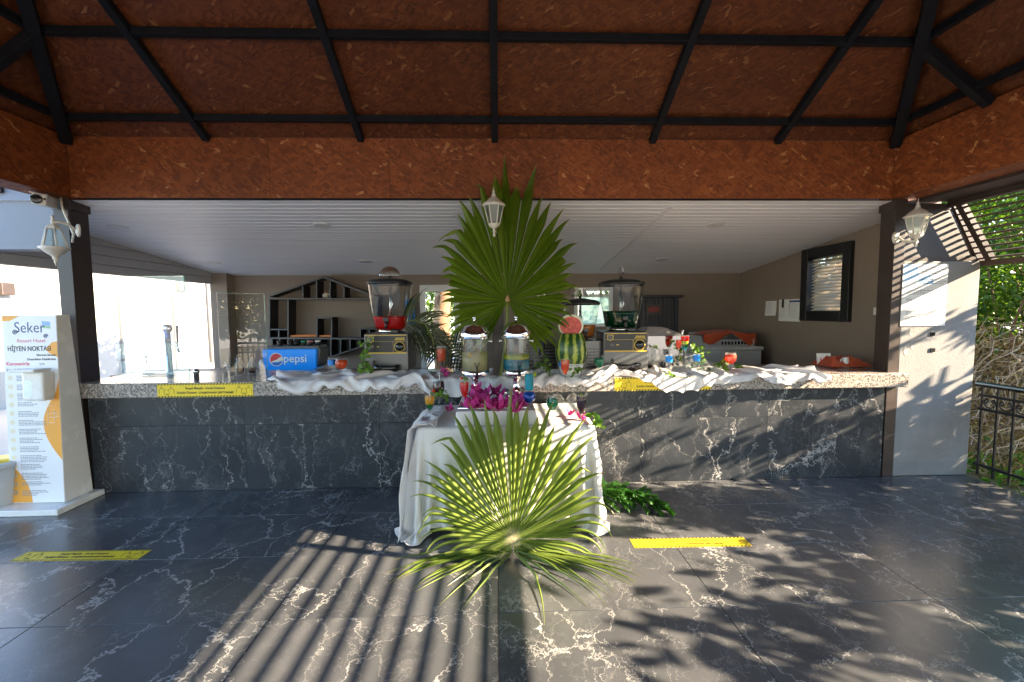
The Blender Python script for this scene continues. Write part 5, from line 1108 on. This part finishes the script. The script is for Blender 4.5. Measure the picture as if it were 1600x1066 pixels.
# ------------------------------------------------------------------ big drink machines
def machine(px, py, Z, col, level, lab, wpx, hbase, hbowl, rot=0, logo=True, back=False):
    q = at(px, py, Z); k = mpp(q); t = thing('drink_machine', lab, 'drink machine', (q.x, q.y+.16, Z+.012), rot, 'big drink machines on the bar')
    w_ = wpx*k/2; d = w_*1.05; hb = hbase*k; yf = -d
    MB().box(-w_, w_, yf, d*.9, .012, hb).build('housing', M['steelbox'], t, .006)
    for x in (-w_*.8, w_*.8): MB().lathe([(.018, 0), (.018, .013)], 10, T=TR(x, yf+.04, 0)).build('foot', M['black'], t)
    if back:
        gr = MB()
        for i in range(22):
            for j in range(7): gr.box(-w_*.85+w_*1.7*i/22, -w_*.85+w_*1.7*(i+.55)/22, yf-.0015, yf-.0005, hb*(.08+.10*j), hb*(.145+.10*j))
        stuff(gr.build('vent_slots', M['blackg'], t))
    if not back:
        MB().box(-w_*.95, w_*.95, yf-.004, yf-.0005, hb*.52, hb*.965).build('control_panel', M['black'], t, .002)
        MB().box(-w_*.95, w_*.95, yf-.006, yf-.0042, hb*.49, hb*.525).box(-w_*.95, w_*.95, yf-.006, yf-.0042, hb*.95, hb*.968).box(-w_*.95, w_*.95, yf-.0052, yf-.0042, hb*.80, hb*.806).box(w_*.32, w_*.335, yf-.0052, yf-.0042, hb*.53, hb*.80).build('trim', M['gold'], t)
        T = TR(w_*.62, yf-.004, hb*.665) @ Matrix.Rotation(math.pi/2, 4, 'X')
        kn = MB().lathe([(w_*.20, 0), (w_*.19, .022), (w_*.17, .026), (.0002, .026)], 24, T=T).build('dial', M['blackg'], t)
        MB().lathe([(w_*.215, .0), (w_*.25, .0), (w_*.25, .004), (w_*.215, .004)], 28, T=T, caps=False).build('dial_ring', M['gold'], t)
        mb = MB(); mb.prism([(-w_*.84, hb*.93), (-w_*.56, hb*.93), (-w_*.56, hb*.81), (-w_*.70, hb*.77), (-w_*.84, hb*.81)], yf-.0075, yf-.0055); o = mb.build('badge', M['gold'], t, fix=True)
        mb = MB(); mb.prism([(-w_*.81, hb*.915), (-w_*.59, hb*.915), (-w_*.59, hb*.82), (-w_*.70, hb*.79), (-w_*.81, hb*.82)], yf-.0085, yf-.0076); mb.build('badge_face', M['edge'], t, fix=True)
        MB().box(-w_*.72, -w_*.55, yf-.012, yf-.0045, hb*.63, hb*.72).build('switch', M['blackg'], t, .002)
        gk = MB()
        for x0, x1, z in ((.45, .84, .885), (.40, .88, .845), (-.42, -.34, .67)):
            x = x0
            while x < x1: gk.box(w_*x, w_*(x+.045), yf-.0052, yf-.0044, hb*z-.006, hb*z+.006); x += .06
        gk.build('print', M['gold'], t)
        MB().box(-w_*.62, -w_*.54, yf-.028, yf-.0006, hb*.22, hb*.32).build('bracket', M['black'], t, .003)
        mb = MB()
        for i in range(17): pass
        mb.lathe([(w_*.56, 0), (w_*.62, hb*.17), (w_*.60, hb*.175), (w_*.55, .012), (.0002, .012)], 22, T=TR(0, yf-w_*.25, .012) @ Matrix.Diagonal((1.05, .55, 1, 1))); mb.build('drip_cup', M['blackg'], t)
    H = hbowl*k; z0 = hb+.002; R0, R1 = w_*.70, w_*.98
    MB().lathe([(w_*.62, z0), (w_*.60, z0+H*.073), (.0002, z0+H*.073)], 24).build('collar', M['chrome'], t)
    MB().box(w_*.15, w_*.5, yf*.8, 0, z0, z0+H*.07).build('motor_block', M['black'], t, .005)
    pr = [(R0*.9, z0+H*.075), (R0, z0+H*.10), (R0+(R1-R0)*.65, z0+H*.6), (R1, z0+H)]
    MB().lathe(pr, 40, sq=1.2, caps=False).build('bowl', M['bowl'], t)
    def rad(f): return float(np.interp(f, [.075, .10, .6, 1], [R0*.9, R0, R0+(R1-R0)*.65, R1]))-.005
    lv_ = [(rad(f), z0+H*f) for f in np.linspace(.085, level, 6)]
    MB().lathe(lv_, 36, sq=1.2).build('drink', LIQ[col], t)
    MB().tube([(0, 0, z0+H*.2), (0, 0, z0+H*.98)], w_*.06, 10).tube([(-w_*.1, 0, z0+H*.35), (w_*.12, -.02, z0+H*.6), (-w_*.08, 0, z0+H*.85)], .008, 6).build('stirrer', M['brushed'], t)
    MB().lathe([(R1*1.0, z0+H), (R1*1.05, z0+H+.005), (R1*1.04, z0+H+.03), (R1*.8, z0+H+.05), (R1*.25, z0+H+.068), (.0002, z0+H+.072)], 36, sq=1.2, caps=False).build('lid', M['black'], t)
    hd = MB(); hr = w_*.50; pts = [(hr*math.cos(a), hr*.95*math.sin(a)) for a in np.linspace(0, math.pi, 17)]
    zt = z0+H+.088; hd.prism([(x, zt+z) for x, z in pts], -.012, .012); T = Matrix.Rotation({'red': 0, 'darkgreen': math.pi/2, 'peach': .25, 'navy': .5}[col], 4, 'Z'); h_ = hd.build('lid_handle', M['chrome'], t, .003, fix=True); h_.matrix_local = T
    MB().lathe([(.02, z0+H+.066), (.014, zt+.004)], 10).build('handle_neck', M['black'], t)
    MB().tube([(0, -R0*.95, z0+H*.22), (0, -R0-.05, z0+H*.22), (0, -R0-.055, z0+H*.10)], .016, 10).build('tap', M['black'], t)
    MB().box(-.026, .026, -R0-.068, -R0-.055, z0+H*.24, z0+H*.33).build('tap_lever', M['black'], t, .004)
    return t
machine(607, 583, 1.0, 'red', .34, 'big drink machine with a little red drink, left of the upright palm leaf', 66, 60, 76)
machine(976, 580, 1.0, 'darkgreen', .44, 'big drink machine with dark green drink right of the watermelon', 68, 60, 72, math.radians(-3))
machine(914, 583, 1.0, 'peach', .42, 'big drink machine with peach coloured drink behind the watermelon', 58, 48, 56, math.radians(8), back=True).location.y += .10
machine(846, 580, 1.0, 'navy', .30, 'big drink machine with black drink half hidden behind the upright palm leaf', 58, 52, 50, math.radians(5), back=True).location.y += .16

# ------------------------------------------------------------------ chrome pedestal dispensers
def dispenser(px, py, col, level, lab):
    q = at(px, py, rz+.006); q.y = 3.60; k = mpp(q); t = thing('juice_dispenser', lab, 'drink dispenser', (P(px, py, Y=3.6).x, 3.60, rz+.006), 0, 'chrome juice dispensers on the tray'); u = lambda v: v*k
    MB().lathe([(u(18), 0), (u(18), u(2.5)), (u(14), u(5)), (u(8), u(9)), (u(5.5), u(16)), (u(5.2), u(26)), (u(9), u(32)), (u(15), u(34))], 32).build('pedestal', M['chrome'], t)
    MB().lathe([(u(21.5), u(34)), (u(22), u(35)), (u(22), u(41)), (u(21), u(42)), (.0002, u(42))], 36).build('base_ring', M['chrome'], t)
    MB().lathe([(u(20.6), u(42.2)), (u(20.6), u(90))], 36, caps=False).build('cylinder', M['bowl'], t)
    MB().lathe([(u(19.9), u(42.6)), (u(19.9), u(42.6+48*level))], 36).build('drink', LIQ[col], t)
    if col == 'poolblue': MB().lathe([(u(19.95), u(42.6+48*level)), (u(19.95), u(42.6+48*(level+.13)))], 36).build('mint_layer', LIQ['lime'], t)
    MB().lathe([(u(22), u(90)), (u(22.6), u(91)), (u(22.6), u(101)), (u(21), u(103)), (u(18.5), u(108)), (u(12), u(113)), (u(3), u(116)), (u(2), u(117)), (u(1.6), u(120)), (u(3.2), u(122)), (u(2.6), u(124)), (.0002, u(124.5))], 36).build('dome_lid', M['chrome'], t)
    for s in (-1, 1): MB().tube([(s*u(21), 0, u(86)), (s*u(25), 0, u(86))], u(1.2), 8).lathe([(.0002, 0), (u(2.2), 0), (u(2.2), u(1.5)), (.0002, u(1.8))], 10, T=TR(s*u(25), 0, u(86)) @ Matrix.Rotation(s*math.pi/2, 4, 'Y')).build('side_knob', M['chrome'], t)
    xt = u(4)
    MB().tube([(xt, -u(20), u(40)), (xt, -u(25), u(40)), (xt, -u(26), u(34))], u(2.2), 10).build('tap', M['black'], t)
    tl = MB(); tl.tube([(xt, -u(25), u(42)), (xt, -u(25.5), u(48))], u(1.1), 8); tl.tube([(xt, -u(25.5), u(48)), (xt-u(3.6), -u(25.5), u(55)), (xt+u(3.6), -u(25.5), u(55)), (xt, -u(25.5), u(48))], u(.9), 6); tl.build('tap_lever', M['black'], t)
    if col == 'lemon':
        for a, z, c_ in ((-1.9, .93, 'slice'), (-1.2, .95, 'mint'), (-.9, 1.0, 'mint'), (-1.5, .97, 'mint')):
            x, y = u(18.6)*math.cos(a), u(18.6)*math.sin(a); zz = u(42.6+48*level*z)
            if c_ == 'slice': MB().lathe([(.0002, 0), (u(4), 0), (u(4), u(1)), (.0002, u(1))], 14, T=TR(x, y, zz) @ Matrix.Rotation(1.2, 4, 'X')).build('lemon_slice', LIQ['yellow'], t)
            else: V, F, U = leafcloud(5, lambda: (x+random.gauss(0, .02), y*.97, zz+random.gauss(.004, .005)), .03); mb = MB(); mb.add(V, F, False, 0, None, U); stuff(mb.build('mint', M['vine'], t, ownuv=True))
    return t
dispenser(743, 619, 'lemon', .56, 'chrome pedestal dispenser with pale lemonade on the mirrored tray')
dispenser(807, 619, 'poolblue', .33, 'chrome pedestal dispenser with blue drink on the mirrored tray')

# ------------------------------------------------------------------ watermelon in a white bowl
q = at(897, 592, 1.0); k = mpp(q); q.y = 3.93; mw = thing('watermelon', 'striped watermelon with its red cut slice standing on top', 'watermelon', (q.x, 3.95, 1.0+.055), math.radians(-10)); R = 25.5*k; Hh = 60*k
MB().lathe([(R*.55, 0), (R*.82, Hh*.15), (R*.98, Hh*.38), (R*1.0, Hh*.55), (R*.92, Hh*.8), (R*.74, Hh*.985), (R*.70, Hh)], 40).build('rind', M['melon'], mw)
sl_ = MB(); n_ = 26; rr = 20*k
def disc(r, y, z): return [(r*math.cos(a)*1.0, y, Hh+z+r*.9*math.sin(a)) for a in np.linspace(0, 2*math.pi, n_+1)[:-1]]
zc = rr*.62
sl_.add(disc(rr, -.03, zc)+disc(rr*.95, .05, zc), [tuple(range(n_, 2*n_))]+[(i, (i+1) % n_, n_+(i+1) % n_, n_+i) for i in range(n_)]); sl_.build('slice_rind', M['rind'], mw)
mb = MB(); mb.add(disc(rr, -.0301, zc)+disc(rr*.86, -.032, zc-.004), [(i, (i+1) % n_, n_+(i+1) % n_, n_+i) for i in range(n_)]); mb.build('slice_white', M['rind'], mw)
mb = MB(); mb.add(disc(rr*.86, -.0321, zc-.004), [tuple(range(n_))]); mb.build('slice_flesh', M['flesh'], mw)
bw_ = thing('bowl', 'white bowl under the watermelon', 'bowl', (q.x, 3.95, 1.008)); MB().lathe([(R*.55, 0), (R*.6, .004), (R*.86, .115), (R*.83, .115), (R*.55, .01), (.0002, .01)], 32).build('shell', M['whiteg'], bw_)

# ------------------------------------------------------------------ mirrored box with a lid
q = at(1040, 577, 1.0); k = mpp(q); mx = thing('mirror_box', 'shiny steel serving box with a sloping grey lid beside the green drink machine', 'serving box', (q.x-.02, q.y+.06, 1.0), math.radians(4)); w_ = 34*k; hb = 52*k
MB().box(-w_, w_, -.02, .36, .012, hb).build('box', mat('dull mirror steel', (.2, .2, .205), .1, 1), mx, .004)
mb = MB(); V = [(-w_-.01, -.03, hb+.001), (w_+.02, -.03, hb+.001), (w_+.02, .37, hb+.001), (-w_-.01, .37, hb+.001), (-w_*.5, .08, hb+.085), (w_*.25, .08, hb+.085), (w_*.25, .25, hb+.085), (-w_*.5, .25, hb+.085)]
mb.add(V, [(3, 2, 1, 0), (4, 5, 6, 7), (0, 1, 5, 4), (1, 2, 6, 5), (2, 3, 7, 6), (3, 0, 4, 7)]); mb.build('lid', M['brushed'], mx, .006, fix=True); MB().lathe([(.012, hb), (.012, hb+.05), (.0002, hb+.055)], 10, T=TR(w_*.98, .0, 0)).build('hinge', M['chrome'], mx)

# ------------------------------------------------------------------ cocktail glasses
PROF = {'flute': [(.30, 0), (.30, .012), (.05, .03), (.045, .34), (.16, .42), (.40, .60), (.47, .80), (.44, 1)],
        'goblet': [(.36, 0), (.36, .015), (.06, .04), (.055, .34), (.25, .42), (.46, .58), (.50, .74), (.40, 1)],
        'martini': [(.34, 0), (.34, .015), (.05, .04), (.05, .40), (.20, .48), (.44, .68), (.5, 1)],
        'shot': [(.36, 0), (.38, .06), (.44, 1)], 'tumbler': [(.38, 0), (.40, .04), (.48, .5), (.5, 1)],
        'pilsner': [(.34, 0), (.34, .02), (.12, .05), (.16, .14), (.32, .4), (.46, .85), (.48, 1)],
        'hurricane': [(.30, 0), (.30, .02), (.10, .06), (.12, .12), (.42, .22), (.5, .32), (.42, .43), (.30, .48), (.32, .52), (.34, 1)]}
FILL0 = dict(flute=.42, goblet=.42, martini=.48, shot=.08, tumbler=.05, pilsner=.16, hurricane=.13)
def glass(px, py, Z, hpx, wpx, kind, layers, lab, grp, garnish=(), invert=False, yfix=None, label=False):
    q = at(px, py, Z)
    if yfix: q = Vector((P(px, py, Y=yfix).x, yfix, Z))
    k = mpp(q); H, W2 = hpx*k, wpx*k; t = thing('cocktail_glass' if layers else 'empty_glass', lab, 'cocktail glass' if layers else 'glass', q, random.uniform(0, 6), grp)
    pr = [(r*W2, (1-z)*H if invert else z*H) for r, z in PROF[kind]]
    if invert: pr = pr[::-1]
    xs_, zs_ = zip(*PROF[kind]); prs = [(float(np.interp(z, zs_, xs_)), z) for z in sorted(set(list(zs_)+list(np.linspace(FILL0[kind], 1, 9))))]
    pr = [(r*W2, (1-z if invert else z)*H) for r, z in prs]
    if invert: pr = pr[::-1]
    MB().lathe(pr, 22, caps=False).build('glass_shell', M['glass'], t)
    if not invert and kind not in ('shot', 'tumbler'): pass
    for z0, z1, c_ in layers:
        a, b = max(FILL0[kind], z0), z1; lp = [(float(np.interp(z, zs_, xs_))*W2*.94+.0001, z*H) for z in np.linspace(a+.004, b, 6)]
        MB().lathe(lp, 20).build('drink', LIQ[c_], t)
    if label: MB().lathe([(float(np.interp(z, zs_, xs_))*W2*1.02, z*H) for z in (.62, .92)], 20, caps=False).build('blue_band', M['blue'], t)
    for g in garnish:
        if g in ('lime', 'orange_slice'):
            T = TR(-W2*.5 if g == 'orange_slice' else W2*.4, -.01, H*(.93 if g == 'lime' else .62)) @ Matrix.Rotation(math.pi/2, 4, 'X')
            MB().lathe([(.0002, 0), (.02, 0), (.02, .005), (.0002, .005)], 14, T=T).build('citrus_slice', LIQ['lime' if g == 'lime' else 'orange'], t)
        if g == 'mint': V, F, U = leafcloud(9, lambda: (random.gauss(0, .012), random.gauss(0, .012), H*1.0+abs(random.gauss(.008, .012))), .035); mb = MB(); mb.add(V, F, False, 0, None, U); stuff(mb.build('mint', M['vine'], t, ownuv=True))
        if g == 'cherry': MB().lathe([(.0002, -.012), (.009, -.008), (.012, 0), (.009, .008), (.0002, .012)], 12, T=TR(W2*.35, -.01, H+.012)).build('cherry', M['towel'], t)
        if g == 'straw': MB().tube([(0, 0, H*.5), (.012, 0, H*1.18)], .003, 6).build('straw', M['pvc'], t)
        if g == 'foam': MB().lathe([(W2*.42, H*.86), (W2*.43, H*.90), (.0002, H*.9)], 16).build('foam', M['rind'], t)
    return t
random.seed(77)
GC, GT, GR = 'glasses on the bar counter', 'glasses on the display table', 'glasses at the right end of the bar'
glass(519, 587, 1.0, 27, 13, 'shot', [], 'empty shot glass with a blue band beside the orange red goblet at left', GC, label=True)
glass(534, 588, 1.0, 28, 19, 'goblet', [(.4, .9, 'orange')], 'round goblet of orange red drink at the left end of the white cloth', GC)
glass(690, 600, 1.0, 24, 16, 'goblet', [], 'inverted clear goblet carrying the orange red tumbler', GC, invert=True, yfix=3.95)
glass(690, 578, 1.0+24*.0058+.004, 25, 15, 'tumbler', [(.05, .82, 'orange')], 'orange red tumbler standing on an upturned goblet behind the magenta flowers', GC, yfix=3.95)
glass(686, 638, TZ+.02, 46, 19, 'goblet', [(.42, .92, 'wine')], 'round goblet of dark red drink with an orange slice, upper left of the table', GT, ('orange_slice', 'straw'))
glass(726, 643, rz, 46, 15, 'flute', [(.42, .93, 'red')], 'bright red flute with mint in front of the left dispenser', GT, ('mint', 'cherry'), yfix=3.15)
glass(672, 657, TZ+.006, 42, 17, 'flute', [(.42, .62, 'green'), (.622, .92, 'yellow')], 'yellow and green layered flute at the left edge of the table', GT, ('straw',))
glass(827, 641, rz, 55, 21, 'hurricane', [(.13, .44, 'blue'), (.5, .96, 'cyan')], 'bulb shaped glass with blue below and cyan above, right of the dispensers', GT, ('lime',), yfix=3.17)
glass(863, 657, TZ+.01, 40, 19, 'goblet', [(.42, .86, 'teal')], 'goblet of clear green drink in the middle right of the table', GT)
glass(908, 668, TZ+.004, 52, 17, 'flute', [(.42, .93, 'purple')], 'dark purple flute at the right front corner of the table', GT, ('lime',))
zg = 42*.0050
glass(871, 644, TZ+.012, 42, 24, 'goblet', [], 'upturned clear wine glass, left of two carrying the orange flute', GT, invert=True, yfix=3.52)
glass(895, 644, TZ+.012, 42, 24, 'goblet', [], 'upturned clear wine glass, right of two carrying the orange flute', GT, invert=True, yfix=3.52)
glass(883, 604, TZ+.016+zg, 42, 15, 'flute', [(.42, .95, 'orange')], 'orange red flute raised on two upturned glasses before the watermelon', GT, ('foam',), yfix=3.50)
glass(837, 590, 1.0, 29, 22, 'goblet', [], 'upturned clear goblet under the blue black flute', GC, invert=True, yfix=3.95)
glass(846, 563, 1.0+29*.0059+.003, 28, 14, 'pilsner', [(.16, .92, 'navy')], 'blue black drink standing on an upturned goblet by the palm stalk', GC, yfix=3.95)
glass(879, 586, 1.0, 27, 13, 'shot', [], 'empty shot glass with a blue band before the white melon bowl', GC, label=True, yfix=3.88)
glass(936, 588, 1.0, 31, 16, 'goblet', [(.42, .85, 'teal')], 'goblet of deep green drink left of the green drink machine', GC, yfix=3.98)
glass(1045, 584, 1.0, 30, 12, 'shot', [], 'tall empty shot glass with a blue band in front of the steel box', GR, label=True)
glass(1060, 578, 1.0, 22, 15, 'goblet', [], 'upturned goblet under the small coral flute', GR, invert=True, yfix=4.25)
glass(1060, 556, 1.0+22*.0064+.003, 26, 9, 'flute', [(.42, .95, 'coral')], 'small coral flute raised beside the rainbow drink', GR, yfix=4.25)
glass(1070, 580, 1.0, 28, 18, 'goblet', [], 'upturned goblet under the rainbow drink', GR, invert=True, yfix=4.2)
glass(1070, 553, 1.0+28*.0063+.003, 27, 14, 'pilsner', [(.16, .3, 'cyan'), (.301, .48, 'green'), (.481, .66, 'lime'), (.661, .95, 'red')], 'layered rainbow drink in a tall glass at the right', GR, yfix=4.2)
glass(1077, 582, 1.0, 26, 14, 'tumbler', [], 'empty clear tumbler left of the yellow green sprig', GR, yfix=4.1)
glass(1088, 584, 1.0, 30, 12, 'shot', [], 'tall empty shot glass with a blue band under the yellow green sprig', GR, label=True, yfix=4.05)
glass(1098, 583, 1.0, 18, 13, 'tumbler', [], 'small clear tumbler right of the banded shot glasses', GR, yfix=4.1)
glass(1108, 582, 1.0, 14, 15, 'tumbler', [], 'low clear tumbler beside the white blossoms', GR, yfix=4.15)
glass(1141, 582, 1.0, 30, 18, 'goblet', [(.42, .86, 'coral')], 'round goblet of coral drink alone on the right of the cloth', GR, yfix=4.1)
glass(1024, 578, 1.0, 34, 14, 'tumbler', [], 'clear highball glass in front of the steel box', GR, ('mint',), yfix=4.3)

# ------------------------------------------------------------------ pool side things seen in the clear screen
def lounger(x, y, r, lab):
    t = thing('sun_lounger', lab, 'sun lounger', (x, y, -.3), r, 'sun loungers by the pool')
    for a, b, n_ in (((-.33, 0), (.33, 1.3), 'seat_frame'),):
        MB().tube([(-.33, 0, .32), (.33, 0, .32), (.33, 1.3, .32), (-.33, 1.3, .32), (-.33, 0, .32)], .035, 8).build('seat_frame', M['pvc'], t)
    MB().box(-.28, .28, .03, 1.27, .31, .325).build('seat_sling', M['sling'], t)
    MB().tube([(-.33, 0, .34), (-.33, -.45, .95), (.33, -.45, .95), (.33, 0, .34)], .035, 8).build('back_frame', M['pvc'], t)
    mb = MB(); mb.add([(-.27, -.02, .38), (.27, -.02, .38), (.27, -.42, .92), (-.27, -.42, .92), (-.27, -.03, .37), (.27, -.03, .37), (.27, -.43, .91), (-.27, -.43, .91)], [(0, 1, 2, 3), (7, 6, 5, 4)]); mb.build('back_sling', M['sling'], t)
    for sx in (-.3, .3):
        for yy in (.05, 1.25): MB().tube([(sx, yy, 0), (sx, yy, .32)], .025, 8).build('leg', M['pvc'], t)
for x, y, r, lab in ((-7.2, -3.7, 3.5, 'white sun lounger with turquoise sling, left one in the screen reflection'), (-6.2, -4.2, 3.5, 'white sun lounger with turquoise sling, right one in the screen reflection')): lounger(x, y, r, lab)
pb_ = thing('closed_parasol', 'closed beige parasol beside the sun loungers', 'parasol', (-5.5, -4.6, -.3))
MB().tube([(0, 0, 0), (0, 0, 2.5)], .025, 10).build('pole', M['pvc'], pb_); MB().lathe([(.3, 0), (.3, .06)], 20).build('base', M['siding'], pb_)
MB().grid(lambda u, v: ((.05+.20*v**.8+.03*math.sin(u*50))*math.cos(u*6.2832), (.05+.20*v**.8+.03*math.sin(u*50))*math.sin(u*6.2832), 2.45-1.6*v), 60, 10).build('canopy', M['beige'], pb_)
